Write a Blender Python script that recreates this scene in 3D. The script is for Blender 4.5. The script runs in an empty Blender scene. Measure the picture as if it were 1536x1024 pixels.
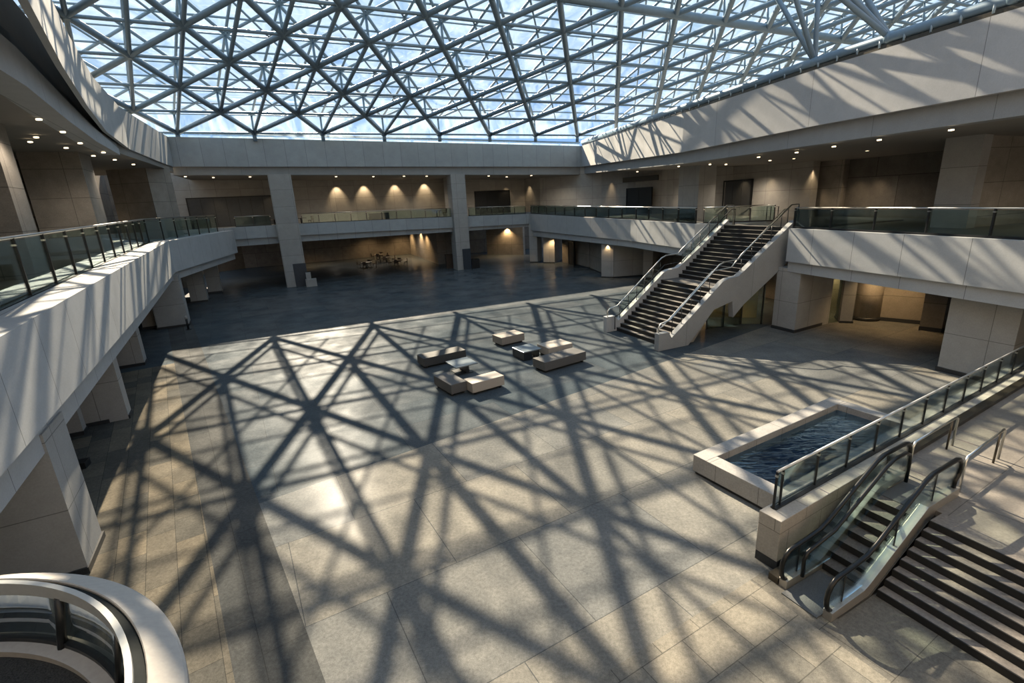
import bpy, math, random
from mathutils import Vector, Matrix
random.seed(7)
S = bpy.context.scene
COL = S.collection
R = math.radians

# ------------------------------------------------------------------ camera
F, PIT, ROL, EYE = 731.0, R(16.12), R(-2.82), 8.0
c_, s_ = math.cos(PIT), math.sin(PIT)
FW = Vector((0, c_, -s_)); UP0 = Vector((0, s_, c_)); RT0 = Vector((1, 0, 0))
RT = RT0 * math.cos(ROL) + UP0 * math.sin(ROL)
UP = UP0 * math.cos(ROL) - RT0 * math.sin(ROL)
CAMP = Vector((0, 0, EYE))
cam = bpy.data.objects.new('camera', bpy.data.cameras.new('camera'))
COL.objects.link(cam)
m = Matrix((RT, UP, -FW)).transposed().to_4x4(); m.translation = CAMP
cam.matrix_world = m
cam.data.sensor_width = 36.0; cam.data.lens = F / 1536 * 36.0
cam.data.clip_start = 0.05; cam.data.clip_end = 600
S.camera = cam

def ray(x, y): return FW + RT * ((x - 768) / F) - UP * ((y - 512) / F)
def at(x, y, z=0.0):
    d = ray(x, y); t = (z - EYE) / d.z
    return CAMP + d * t
def azv(a): return Vector((math.sin(R(a)), math.cos(R(a)), 0))
PD = azv(60.7); QD = azv(-29.3)          # the floor grid: along the pool, across it
LD = azv(-28.7)                          # along the left balcony
BD = azv(67.5)                           # along the back balcony

# ------------------------------------------------------------------ materials
def nodes(name):
    mt = bpy.data.materials.new(name); mt.use_nodes = True
    nt = mt.node_tree; nt.nodes.clear()
    out = nt.nodes.new('ShaderNodeOutputMaterial')
    return mt, nt, out
def N(nt, t, **kw):
    n = nt.nodes.new(t)
    for k, v in kw.items():
        if k.startswith('_'): setattr(n, k[1:], v)
        else: n.inputs[k.replace('__', ' ')].default_value = v
    return n
def L(nt, a, b): nt.links.new(a, b)
def ramp(nt, fac, c0, c1, p0=0.0, p1=1.0):
    r = nt.nodes.new('ShaderNodeValToRGB')
    r.color_ramp.elements[0].position = p0; r.color_ramp.elements[0].color = (*c0, 1)
    r.color_ramp.elements[1].position = p1; r.color_ramp.elements[1].color = (*c1, 1)
    L(nt, fac, r.inputs[0]); return r.outputs[0]
def mixc(nt, fac, a, b, mode='MIX'):
    n = nt.nodes.new('ShaderNodeMix'); n.data_type = 'RGBA'; n.blend_type = mode
    for sock, v in ((n.inputs[0], fac), (n.inputs[6], a), (n.inputs[7], b)):
        if hasattr(v, 'node'): L(nt, v, sock)
        elif isinstance(v, tuple): sock.default_value = (*v, 1) if len(v) == 3 else v
        else: sock.default_value = v
    return n.outputs[2]
def math_(nt, op, a, b=None, c=None):
    n = nt.nodes.new('ShaderNodeMath'); n.operation = op
    for i, v in enumerate((a, b, c)):
        if v is None: continue
        if hasattr(v, 'node'): L(nt, v, n.inputs[i])
        else: n.inputs[i].default_value = v
    return n.outputs[0]

def stone(name, col, bw=2.4, bh=1.5, joint=0.012, var=0.08, rough=0.75, offset=0.5, speck=0.25, jcol=0.35, spec=0.3):
    """stone panels: joints of width 'joint' metres laid out in the UV map (metres)"""
    mt, nt, out = nodes(name)
    b = N(nt, 'ShaderNodeBsdfPrincipled', Roughness=rough)
    b.inputs['Specular IOR Level'].default_value = spec
    tc = nt.nodes.new('ShaderNodeTexCoord')
    col = tuple(v * .86 for v in col)
    br = nt.nodes.new('ShaderNodeTexBrick'); br.offset = offset
    br.inputs['Scale'].default_value = 1; br.inputs['Brick Width'].default_value = bw
    br.inputs['Row Height'].default_value = bh; br.inputs['Mortar Size'].default_value = joint
    br.inputs['Mortar Smooth'].default_value = 0.2
    hi = tuple(min(1, v * (1 + var)) for v in col); lo = tuple(v * (1 - var) for v in col)
    br.inputs['Color1'].default_value = (*hi, 1); br.inputs['Color2'].default_value = (*lo, 1)
    br.inputs['Mortar'].default_value = (*[v * jcol for v in col], 1)
    L(nt, tc.outputs['UV'], br.inputs['Vector'])
    n1 = N(nt, 'ShaderNodeTexNoise', Scale=1.3, Detail=6.0, Roughness=0.65)
    n2 = N(nt, 'ShaderNodeTexNoise', Scale=22.0, Detail=4.0, Roughness=0.7)
    L(nt, tc.outputs['Object'], n1.inputs['Vector']); L(nt, tc.outputs['Object'], n2.inputs['Vector'])
    v1 = ramp(nt, n1.outputs['Fac'], (1 - speck,) * 3, (1 + speck * .6,) * 3, 0.3, 0.7)
    v2 = ramp(nt, n2.outputs['Fac'], (1 - speck,) * 3, (1 + speck * .6,) * 3, 0.35, 0.65)
    c = mixc(nt, 0.8, br.outputs['Color'], v1, 'MULTIPLY'); c = mixc(nt, 0.6, c, v2, 'MULTIPLY')
    L(nt, c, b.inputs['Base Color'])
    bp = N(nt, 'ShaderNodeBump', Strength=0.12, Distance=0.02); L(nt, n2.outputs['Fac'], bp.inputs['Height'])
    L(nt, bp.outputs[0], b.inputs['Normal'])
    L(nt, b.outputs[0], out.inputs[0]); return mt

def plain(name, col, rough=0.5, metal=0.0, speck=0.12, scale=9.0, spec=0.4, bump=0.0):
    mt, nt, out = nodes(name)
    if not metal: col = tuple(v * .84 for v in col)
    b = N(nt, 'ShaderNodeBsdfPrincipled', Roughness=rough, Metallic=metal)
    b.inputs['Specular IOR Level'].default_value = spec
    tc = nt.nodes.new('ShaderNodeTexCoord')
    n = N(nt, 'ShaderNodeTexNoise', Scale=scale, Detail=5.0, Roughness=0.65)
    L(nt, tc.outputs['Object'], n.inputs['Vector'])
    c = ramp(nt, n.outputs['Fac'], tuple(v * (1 - speck) for v in col), tuple(min(1, v * (1 + speck)) for v in col), 0.3, 0.7)
    L(nt, c, b.inputs['Base Color'])
    if bump:
        bp = N(nt, 'ShaderNodeBump', Strength=bump, Distance=0.01); L(nt, n.outputs['Fac'], bp.inputs['Height'])
        L(nt, bp.outputs[0], b.inputs['Normal'])
    L(nt, b.outputs[0], out.inputs[0]); return mt

def glass(name, tint, refl=0.5, haze=0.0, hazecol=(.8, .85, .88), ior=1.5, streaks=False):
    mt, nt, out = nodes(name)
    tr = N(nt, 'ShaderNodeBsdfTransparent', Color=(*tint, 1))
    gl = N(nt, 'ShaderNodeBsdfGlossy', Roughness=0.03, Color=(.9, .95, 1, 1))
    fr = N(nt, 'ShaderNodeFresnel', IOR=ior)
    f = math_(nt, 'MULTIPLY', fr.outputs[0], refl)
    mx = nt.nodes.new('ShaderNodeMixShader')
    L(nt, f, mx.inputs[0]); L(nt, tr.outputs[0], mx.inputs[1]); L(nt, gl.outputs[0], mx.inputs[2])
    res = mx
    if haze:
        tc = nt.nodes.new('ShaderNodeTexCoord')
        mp = N(nt, 'ShaderNodeMapping'); mp.inputs['Scale'].default_value = (.5, .22, .3); mp.inputs['Rotation'].default_value = (0, 0, .5)
        n = N(nt, 'ShaderNodeTexNoise', Scale=1.0, Detail=7.0, Roughness=0.62, Distortion=1.2)
        L(nt, tc.outputs['Object'], mp.inputs['Vector']); L(nt, mp.outputs[0], n.inputs['Vector'])
        hf = ramp(nt, n.outputs['Fac'], (haze * .1,) * 3, (haze * 1.7,) * 3, 0.36, 0.66)
        dif = N(nt, 'ShaderNodeBsdfDiffuse', Color=(*hazecol, 1)); tl = N(nt, 'ShaderNodeBsdfTranslucent', Color=(*hazecol, 1))
        m2 = nt.nodes.new('ShaderNodeMixShader'); m2.inputs[0].default_value = 0.7
        L(nt, dif.outputs[0], m2.inputs[1]); L(nt, tl.outputs[0], m2.inputs[2])
        m3 = nt.nodes.new('ShaderNodeMixShader'); L(nt, hf, m3.inputs[0])
        L(nt, mx.outputs[0], m3.inputs[1]); L(nt, m2.outputs[0], m3.inputs[2]); res = m3
    L(nt, res.outputs[0], out.inputs[0]); return mt

def emit(name, col, st):
    mt, nt, out = nodes(name)
    e = N(nt, 'ShaderNodeEmission', Color=(*col, 1), Strength=st); L(nt, e.outputs[0], out.inputs[0]); return mt

M = {}
M['fascia'] = stone('pale_fascia_panels', (.455, .475, .49), 2.35, 30, .014, .03, .7, 0.0, .10, .45)
M['fascia_wide'] = stone('pale_fascia_wide_panels', (.485, .495, .505), 7.3, 30, .014, .03, .7, 0.0, .10, .45)
M['fascia_back'] = stone('grey_fascia_panels', (.37, .41, .44), 1.95, 30, .016, .05, .7, 0.0, .12, .45)
M['beam'] = stone('beam_panels', (.32, .335, .345), 4.7, 30, .012, .03, .75, 0.0, .10, .5)
M['wall'] = stone('warm_stone_wall', (.32, .295, .26), 2.5, 1.55, .014, .08, .8, .0, .22, .4)
M['wall_pale'] = stone('pale_gallery_wall', (.44, .425, .395), 2.5, 1.55, .014, .06, .8, .0, .15, .45)
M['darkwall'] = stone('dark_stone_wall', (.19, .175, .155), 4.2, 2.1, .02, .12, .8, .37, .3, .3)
M['pillar'] = stone('pale_stone_column', (.375, .38, .375), 2.0, 1.7, .012, .04, .75, .0, .12, .45)
M['pier'] = stone('pier_stone', (.40, .38, .345), 1.25, .95, .010, .05, .75, .5, .2, .5)
M['soffit'] = plain('soffit_plaster', (.30, .285, .26), .85, 0, .05, 2.0)
M['gallery'] = stone('gallery_floor_stone', (.19, .185, .175), 1.2, 1.2, .008, .1, .35, .0, .2, .6)
M['inlay'] = plain('matt_black_inlay', (.02, .024, .024), .8, 0, .1, 20, .1)
M['plinth'] = plain('dark_granite', (.035, .038, .042), .35, 0, .3, 30)
M['navy'] = plain('navy_panel', (.03, .045, .065), .4, 0, .15, 8)
M['tube'] = plain('blue_grey_steel_tube', (.19, .275, .36), .38, .1, .08, 3)
M['bar'] = plain('blue_grey_glazing_bar', (.26, .35, .43), .45, .05, .08, 3)
M['node'] = plain('steel_node', (.18, .26, .33), .35, .1, .08, 3)
M['roofglass'] = glass('roof_glass', (.88, .93, .96), .7, .27, (.42, .53, .62))
M['railglass'] = glass('green_tinted_glass', (.74, .83, .80), .9)
M['sideglass'] = glass('pale_green_glass', (.80, .88, .85), .55)
M['clearglass'] = glass('clear_glass', (.90, .94, .92), .6)
M['skirt'] = plain('satin_steel', (.42, .40, .365), .42, .75, .06, 20)
M['steel'] = plain('brushed_steel', (.55, .55, .53), .28, 1.0, .06, 20)
M['bronze'] = plain('dark_bronze', (.09, .08, .065), .35, .8, .15, 12)
M['railpaint'] = plain('pale_grey_rail', (.46, .48, .48), .35, .3, .05, 10)
M['black'] = plain('black_metal', (.018, .02, .022), .4, .3, .1, 10)
M['rubber'] = plain('black_rubber', (.007, .008, .009), .30, 0, .1, 10, .3)
M['blackvoid'] = plain('black_doors', (.016, .018, .020), .55, 0, .1, 4)
M['charcoal'] = plain('charcoal_door_panel', (.06, .065, .07), .5, 0, .1, 4)
M['cap'] = plain('pale_cap_stone', (.43, .405, .37), .6, 0, .08, 14)
M['step_tread'] = plain('step_tread_stone', (.15, .14, .13), .65, 0, .35, 26, .3, .15)
M['step_riser'] = plain('step_riser_black', (.014, .014, .014), .6, 0, .2, 10)
M['broad_tread'] = plain('broad_step_tread', (.21, .19, .17), .6, 0, .28, 16, .3, .12)
M['comb'] = plain('comb_plate', (.09, .095, .10), .6, .1, .35, 60)
M['carpet'] = plain('dark_flecked_carpet', (.045, .045, .043), .95, 0, .6, 70, .1, .3)
M['bench_dark'] = plain('charcoal_upholstery', (.05, .054, .058), .7, 0, .12, 40, .3, .08)
M['bench_grey'] = plain('grey_upholstery', (.115, .115, .115), .7, 0, .10, 40, .3, .08)
M['bench_taupe'] = plain('taupe_upholstery', (.27, .245, .22), .7, 0, .08, 40, .3, .08)
M['bench_cream'] = plain('cream_upholstery', (.44, .40, .35), .7, 0, .06, 40, .3, .08)
M['tabletop'] = plain('blue_grey_table_top', (.19, .23, .26), .22, 0, .06, 6, .6)
M['tabledark'] = plain('dark_table_base', (.022, .027, .033), .35, 0, .1, 6)
M['wood'] = plain('dark_wood', (.05, .035, .025), .5, 0, .2, 8)
M['lamp'] = emit('lamp_face', (1.0, .78, .50), 5.0)
M['pool_stone'] = stone('pool_stone', (.37, .36, .345), 1.3, 2.0, .01, .05, .7, 0, .22, .5)
M['pool_floor'] = plain('pool_tiles', (.02, .085, .15), .4, 0, .3, 3)
M['glazedroom'] = plain('amber_panel', (.45, .33, .16), .6, 0, .1, 3)

def water_mat():
    mt, nt, out = nodes('pool_water')
    tr = N(nt, 'ShaderNodeBsdfTransparent', Color=(.30, .55, .75, 1))
    gl = N(nt, 'ShaderNodeBsdfGlossy', Roughness=0.02, Color=(.55, .80, 1, 1))
    fr = N(nt, 'ShaderNodeFresnel', IOR=1.33)
    tc = nt.nodes.new('ShaderNodeTexCoord')
    mp = N(nt, 'ShaderNodeMapping'); mp.inputs['Rotation'].default_value = (0, 0, R(30)); mp.inputs['Scale'].default_value = (1.4, 4.5, 1)
    n = N(nt, 'ShaderNodeTexNoise', Scale=1.0, Detail=3.0, Roughness=0.5, Distortion=.6)
    L(nt, tc.outputs['Object'], mp.inputs['Vector']); L(nt, mp.outputs[0], n.inputs['Vector'])
    bp = N(nt, 'ShaderNodeBump', Strength=0.5, Distance=0.06); L(nt, n.outputs['Fac'], bp.inputs['Height'])
    L(nt, bp.outputs[0], gl.inputs['Normal']); L(nt, bp.outputs[0], fr.inputs['Normal'])
    mx = nt.nodes.new('ShaderNodeMixShader')
    f = math_(nt, 'MULTIPLY_ADD', fr.outputs[0], 2.8, 0.16)
    L(nt, f, mx.inputs[0]); L(nt, tr.outputs[0], mx.inputs[1]); L(nt, gl.outputs[0], mx.inputs[2])
    L(nt, mx.outputs[0], out.inputs[0]); return mt
M['water'] = water_mat()

def floor_mat():
    """polished stone floor: dark granite, pale limestone, a dark stripe, small brown tiles and cream tiles"""
    mt, nt, out = nodes('floor_stone')
    b = N(nt, 'ShaderNodeBsdfPrincipled')
    tc = nt.nodes.new('ShaderNodeTexCoord'); pos = tc.outputs['Object']
    def proj(d, off):
        n = nt.nodes.new('ShaderNodeVectorMath'); n.operation = 'DOT_PRODUCT'
        L(nt, pos, n.inputs[0]); n.inputs[1].default_value = d
        return math_(nt, 'SUBTRACT', n.outputs['Value'], off)
    def step(v): return math_(nt, 'GREATER_THAN', v, 0.0)
    def mul(a, b_): return math_(nt, 'MULTIPLY', a, b_)
    def inv(a): return math_(nt, 'SUBTRACT', 1.0, a)
    def tiles(bw, bh, rot, c1, c2, joint, off=.5, jc=.55, shift=(0, 0)):
        mp = N(nt, 'ShaderNodeMapping'); mp.inputs['Rotation'].default_value = (0, 0, rot); mp.inputs['Location'].default_value = (*shift, 0)
        L(nt, pos, mp.inputs['Vector'])
        br = nt.nodes.new('ShaderNodeTexBrick'); br.offset = off
        br.inputs['Scale'].default_value = 1; br.inputs['Brick Width'].default_value = bw; br.inputs['Row Height'].default_value = bh
        br.inputs['Mortar Size'].default_value = joint; br.inputs['Mortar Smooth'].default_value = .3
        c1 = tuple(v * k_ for v, k_ in zip(c1, (.80, .83, .85))); c2 = tuple(v * k_ for v, k_ in zip(c2, (.80, .83, .85)))
        br.inputs['Color1'].default_value = (*c1, 1); br.inputs['Color2'].default_value = (*c2, 1)
        br.inputs['Mortar'].default_value = (*[v * jc for v in c2], 1)
        L(nt, mp.outputs[0], br.inputs['Vector']); return br.outputs['Color']
    rot = -R(90 - 60.7)
    rl = -R(90 + 34.5)
    granite = tiles(4.2, 2.1, rot, (.078, .096, .110), (.102, .112, .120), .010, .5, .6)
    lime = tiles(3.3, 3.0, rot, (.245, .228, .20), (.175, .178, .178), .011, .5, .6)
    dark = tiles(2.2, 1.6, rl, (.072, .074, .075), (.098, .097, .094), .008, .5, .6)
    brown = tiles(1.15, .62, rl, (.20, .17, .13), (.105, .10, .09), .007, .37, .6)
    cream = tiles(1.0, .8, rot, (.285, .255, .21), (.21, .195, .17), .010, .5, .6)
    foot = tiles(2.4, 1.2, rot, (.19, .175, .152), (.155, .145, .13), .008, .5, .6)
    qn = Vector((-PD.y, PD.x, 0))                        # to the left of P
    A0 = at(383, 757); A1 = at(969, 552); dA = (A1 - A0).normalized(); nA = Vector((-dA.y, dA.x, 0))
    beyondA = step(proj(nA, nA.dot(A0)))
    col = mixc(nt, beyondA, lime, granite)
    B0 = at(885, 1024); B1 = at(1156, 850); dB = (B1 - B0).normalized(); nB = Vector((dB.y, -dB.x, 0))
    belowB = step(proj(nB, nB.dot(B0)))
    C0 = at(1171, 903); C1 = at(1339, 1024); dC = (C1 - C0).normalized(); nC = Vector((-dC.y, dC.x, 0))
    rightC = step(proj(nC, nC.dot(C0)))
    col = mixc(nt, belowB, col, mixc(nt, rightC, cream, foot))
    s0, s1 = at(280, 642), at(351, 1015); dS = (s0 - s1).normalized(); nS = Vector((-dS.y, dS.x, 0))
    r0, r1 = at(347, 642), at(466, 963); dR = (r0 - r1).normalized(); nR = Vector((-dR.y, dR.x, 0))
    # the band ends where the hall turns dark at the far end
    band = step(proj(nR, nR.dot(r0)))
    col = mixc(nt, band, col, dark)
    left = step(proj(nS, nS.dot(s0)))
    far = step(proj(dS, dS.dot(s0) + 11.0))
    col = mixc(nt, mul(left, inv(far)), col, brown)
    farmix = mul(far, left)
    col = mixc(nt, farmix, col, granite)
    n1 = N(nt, 'ShaderNodeTexNoise', Scale=.55, Detail=8.0, Roughness=.68)
    n2 = N(nt, 'ShaderNodeTexNoise', Scale=13.0, Detail=5.0, Roughness=.75)
    n3 = N(nt, 'ShaderNodeTexNoise', Scale=60.0, Detail=2.0, Roughness=.6)
    for n in (n1, n2, n3): L(nt, pos, n.inputs['Vector'])
    col = mixc(nt, .75, col, ramp(nt, n1.outputs['Fac'], (.62, .64, .66), (1.25, 1.22, 1.17), .32, .68), 'MULTIPLY')
    col = mixc(nt, .7, col, ramp(nt, n2.outputs['Fac'], (.66, .66, .66), (1.25, 1.25, 1.25), .34, .66), 'MULTIPLY')
    col = mixc(nt, .5, col, ramp(nt, n3.outputs['Fac'], (.72, .72, .72), (1.2, 1.2, 1.2), .35, .65), 'MULTIPLY')
    L(nt, col, b.inputs['Base Color'])
    rg = ramp(nt, n1.outputs['Fac'], (.17,) * 3, (.27,) * 3, .3, .7)
    L(nt, rg, b.inputs['Roughness'])
    b.inputs['Specular IOR Level'].default_value = .05
    bp = N(nt, 'ShaderNodeBump', Strength=.05, Distance=.01); L(nt, n2.outputs['Fac'], bp.inputs['Height']); L(nt, bp.outputs[0], b.inputs['Normal'])
    b.inputs['Specular IOR Level'].default_value = 0.0
    lw = N(nt, 'ShaderNodeLayerWeight', Blend=.5)
    pol = N(nt, 'ShaderNodeBsdfGlossy', Color=(.92, .95, 1, 1)); L(nt, rg, pol.inputs['Roughness']); L(nt, bp.outputs[0], pol.inputs['Normal'])
    fac = math_(nt, 'MULTIPLY', math_(nt, 'POWER', lw.outputs['Facing'], 8.0), .66)
    mx = nt.nodes.new('ShaderNodeMixShader'); L(nt, fac, mx.inputs[0]); L(nt, b.outputs[0], mx.inputs[1]); L(nt, pol.outputs[0], mx.inputs[2])
    L(nt, mx.outputs[0], out.inputs[0]); return mt
M['floor'] = floor_mat()

# ------------------------------------------------------------------ mesh helpers
def V(*a): return Vector(a)
def v3(p, z=0.0): return Vector((p[0], p[1], p[2] if len(p) > 2 else z))
class MB:
    def __init__(s): s.v = []; s.f = []; s.m = []; s.sm = []
    def poly(s, pts, mi=0, smooth=False):  # one face
        b = len(s.v); s.v += [v3(p) for p in pts]; s.f.append(tuple(range(b, b + len(pts)))); s.m.append(mi); s.sm.append(smooth); return s
    def box(s, o, a, b, c, mi=0, top=None, front=None):
        o, a, b, c = v3(o), v3(a), v3(b), v3(c)
        if a.cross(b).dot(c) < 0: a, b = b, a
        k = len(s.v)
        s.v += [o, o + a, o + a + b, o + b, o + c, o + a + c, o + a + b + c, o + b + c]
        for i, q in enumerate(((3, 2, 1, 0), (4, 5, 6, 7), (0, 1, 5, 4), (1, 2, 6, 5), (2, 3, 7, 6), (3, 0, 4, 7))):
            s.f.append(tuple(k + j for j in q)); s.m.append(top if (top is not None and i == 1) else mi); s.sm.append(False)
        return s
    def cbox(s, c, sx, sy, sz, d=V(1, 0, 0), mi=0):
        """box standing on c, sx along d, sy across, sz up"""
        d = v3(d).normalized(); n = V(-d.y, d.x, 0)
        return s.box(v3(c) - d * sx / 2 - n * sy / 2, d * sx, n * sy, V(0, 0, sz), mi)
    def prism(s, pts, z0, z1, mi=0, mtop=None):
        n = len(pts); k = len(s.v)
        area = sum(pts[i][0] * pts[(i + 1) % n][1] - pts[(i + 1) % n][0] * pts[i][1] for i in range(n))
        if area < 0:
            pts = list(pts)[::-1]
            if isinstance(z0, list): z0 = z0[::-1]
            if isinstance(z1, list): z1 = z1[::-1]
        z0 = z0 if isinstance(z0, list) else [z0] * n; z1 = z1 if isinstance(z1, list) else [z1] * n
        s.v += [V(p[0], p[1], z) for p, z in zip(pts, z0)] + [V(p[0], p[1], z) for p, z in zip(pts, z1)]
        s.f.append(tuple(k + i for i in range(n))[::-1]); s.m.append(mi); s.sm.append(False)
        s.f.append(tuple(k + n + i for i in range(n))); s.m.append(mi if mtop is None else mtop); s.sm.append(False)
        for i in range(n):
            j = (i + 1) % n
            s.f.append((k + i, k + j, k + n + j, k + n + i)); s.m.append(mi); s.sm.append(False)
        return s
    def extrude(s, prof, o, du, dv, w, mi=0):
        """profile (u, z) in the vertical plane through o along du, thickness w along dv"""
        o, du, dv = v3(o), v3(du), v3(dv)
        n = len(prof); k = len(s.v)
        a = [o + du * u + V(0, 0, z) for u, z in prof]; b = [p + dv * w for p in a]
        area = sum(prof[i][0] * prof[(i + 1) % n][1] - prof[(i + 1) % n][0] * prof[i][1] for i in range(n))
        nrm = du.cross(V(0, 0, 1)); flip = (area > 0) == (nrm.dot(dv) * w > 0)
        s.v += a + b
        fs = [tuple(k + i for i in range(n)), tuple(k + n + i for i in range(n))[::-1]] + [(k + i, k + n + i, k + n + (i + 1) % n, k + (i + 1) % n) for i in range(n)]
        for f in fs:
            s.f.append(f[::-1] if flip else f); s.m.append(mi); s.sm.append(False)
        return s
    def sweep(s, path, prof, mi=0, smooth=False, closed=False):
        """closed profile (d to the right of the path, h up) swept along a path, mitred in plan"""
        P = [v3(p) for p in path]; n = len(P); rings = []
        for i in range(n):
            if closed: a, b = P[i] - P[i - 1], P[(i + 1) % n] - P[i]
            else:
                a = P[i] - P[i - 1] if i else P[1] - P[0]; b = P[i + 1] - P[i] if i < n - 1 else P[-1] - P[-2]
            a = V(a.x, a.y, 0).normalized(); b = V(b.x, b.y, 0).normalized()
            t = (a + b).normalized(); k = 1 / max(.35, math.sqrt(max(0.0, (1 + a.dot(b)) / 2)))
            r = V(t.y, -t.x, 0) * k
            rings.append([P[i] + r * d + V(0, 0, h) for d, h in (prof[i] if isinstance(prof[0], list) else prof)])
        return s.rings(rings, mi, smooth, closed)
    def rings(s, rings, mi=0, smooth=False, closed=False):
        k = len(s.v); m_ = len(rings[0]); n = len(rings)
        for r in rings: s.v += r
        fs = []
        for i in range(n if closed else n - 1):
            i2 = (i + 1) % n
            for j in range(m_):
                j2 = (j + 1) % m_
                fs.append((k + i * m_ + j, k + i * m_ + j2, k + i2 * m_ + j2, k + i2 * m_ + j))
        for f in fs: s.f.append(f); s.m.append(mi); s.sm.append(smooth)
        if not closed:
            s.f.append(tuple(k + j for j in range(m_))[::-1]); s.m.append(mi); s.sm.append(False)
            s.f.append(tuple(k + (n - 1) * m_ + j for j in range(m_))); s.m.append(mi); s.sm.append(False)
        return s
    def tube(s, path, r, n=8, mi=0):
        P = [v3(p) for p in path]; rs = r if isinstance(r, list) else [r] * len(P); rings = []; u = None
        for i, p in enumerate(P):
            a = P[i] - P[i - 1] if i else P[1] - P[0]; b = P[i + 1] - P[i] if i < len(P) - 1 else P[-1] - P[-2]
            t = (a.normalized() + b.normalized()).normalized()
            if u is None:
                u = t.cross(V(0, 0, 1))
                if u.length < 1e-3: u = V(1, 0, 0)
            u = (u - t * u.dot(t)).normalized(); w = u.cross(t)
            rings.append([p + (u * math.cos(2 * math.pi * j / n) + w * math.sin(2 * math.pi * j / n)) * rs[i] for j in range(n)])
        return s.rings(rings, mi, True)
    def cyl(s, c, r, h, n=16, mi=0, r2=None):
        c = v3(c)
        rg = [[c + V(math.cos(2 * math.pi * j / n) * q, math.sin(2 * math.pi * j / n) * q, z) for j in range(n)] for q, z in ((r, 0), (r if r2 is None else r2, h))]
        return s.rings(rg, mi, True)
    def ball(s, c, r, mi=0, n=8, sq=1.0):
        c = v3(c); rg = []
        for i in range(1, 6):
            a = math.pi * i / 6
            rg.append([c + V(math.sin(a) * math.cos(2 * math.pi * j / n) * r, math.sin(a) * math.sin(2 * math.pi * j / n) * r, math.cos(a) * r * sq) for j in range(n)])
        return s.rings(rg, mi, True)
    def build(s, name, mats, parent=None, bevel=0.0, loc=None):
        me = bpy.data.meshes.new(name)
        off = parent['_o'] if parent is not None else (v3(loc) if loc is not None else V(0, 0, 0))
        off = V(*off)
        me.from_pydata([tuple(p - off) for p in s.v], [], s.f)
        if not isinstance(mats, list): mats = [mats]
        for mt in mats: me.materials.append(mt)
        me.polygons.foreach_set('material_index', s.m); me.polygons.foreach_set('use_smooth', s.sm)
        uv = me.uv_layers.new(name='UVMap'); data = [0.0] * (2 * len(me.loops))
        for p in me.polygons:
            nr = p.normal
            if abs(nr.z) > .75: t1, t2 = PD, QD
            else:
                h = V(-nr.y, nr.x, 0)
                if h.length < 1e-5: h = V(1, 0, 0)
                t1 = h.normalized(); t2 = V(0, 0, 1)
            for li in p.loop_indices:
                w = me.vertices[me.loops[li].vertex_index].co + off
                data[2 * li] = w.dot(t1); data[2 * li + 1] = w.dot(t2)
        uv.data.foreach_set('uv', data)
        me.validate(); me.update()
        o = bpy.data.objects.new(name, me); COL.objects.link(o)
        if parent is not None:
            o.parent = parent if '_root' not in parent else parent
        else: o.location = off
        o['_o'] = tuple(off)
        if bevel:
            bv = o.modifiers.new('bevel', 'BEVEL'); bv.width = bevel; bv.segments = 2; bv.limit_method = 'ANGLE'
        return o
def tag(o, label=None, cat=None, group=None, kind=None):
    if label: o['label'] = label
    if cat: o['category'] = cat
    if group: o['group'] = group
    if kind: o['kind'] = kind
    return o
def empty(name, loc, label, cat, group=None, kind=None):
    o = bpy.data.objects.new(name, None); COL.objects.link(o); o.location = v3(loc); o['_o'] = tuple(v3(loc))
    o.empty_display_size = .3
    return tag(o, label, cat, group, kind)
def struct(name, mb, mats, label, cat, bevel=0.0): return tag(mb.build(name, mats, bevel=bevel), label, cat, None, 'structure')
ORD = ['first', 'second', 'third', 'fourth', 'fifth', 'sixth', 'seventh', 'eighth', 'ninth', 'tenth', 'eleventh', 'twelfth', 'thirteenth', 'fourteenth', 'fifteenth', 'sixteenth']
def band(mb, path, ztop, zbot, t, mi=0):
    """solid strip along a plan path (list of xy); thickness t to the right of the path (negative: to the left)"""
    P = [V(p[0], p[1], 0) for p in path]
    prof = [[(0, zb), (t, zb), (t, zt), (0, zt)] for zt, zb in zip(ztop, zbot)]
    if t < 0: prof = [q[::-1] for q in prof]
    prof = [q[::-1] for q in prof]
    return mb.sweep(P, prof, mi)
def lerp(a, b, t): return a + (b - a) * t
def offs(path, d):
    """plan path moved d to the right"""
    P = [V(p[0], p[1], 0) for p in path]; o = []
    for i in range(len(P)):
        a = P[i] - P[i - 1] if i else P[1] - P[0]; b = P[i + 1] - P[i] if i < len(P) - 1 else P[-1] - P[-2]
        t = (a.normalized() + b.normalized()).normalized(); k = 1 / max(.35, math.sqrt((1 + a.normalized().dot(b.normalized())) / 2))
        o.append(P[i] + V(t.y, -t.x, 0) * d * k)
    return o

# ------------------------------------------------------------------ floor
fl = MB(); fl.prism([(-75, -12), (75, -12), (75, 120), (-75, 120)], -.3, 0)
struct('floor', fl, M['floor'], 'polished stone atrium floor with dark and pale paving zones', 'floor')

# ------------------------------------------------------------------ balconies (lower fascias)
# left: path runs away from the camera, the hall on its right
LP = [(-5.16, 1.0), (-9.0, 8.0), (-16.7, 22.05), (-24.4, 36.1), (-28.15, 51.9)]
LT = [6.0, 6.02, 6.2, 6.37, 6.40]; LB = [4.0, 4.0, 4.06, 4.13, 4.13]; LU = [3.13, 3.15, 3.32, 3.5, 3.5]
m1 = MB(); band(m1, LP, LT, LB, -1.0)
m2 = MB(); band(m2, offs(LP, -.35), LB, LU, -.8)
lb = empty('balcony_parapet', (-16.7, 22, 0), 'pale panelled balcony front angled along the left side of the hall', 'balcony', kind='structure')
m1.build('fascia', M['fascia'], lb); m2.build('lower_band', M['fascia'], lb)
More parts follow.
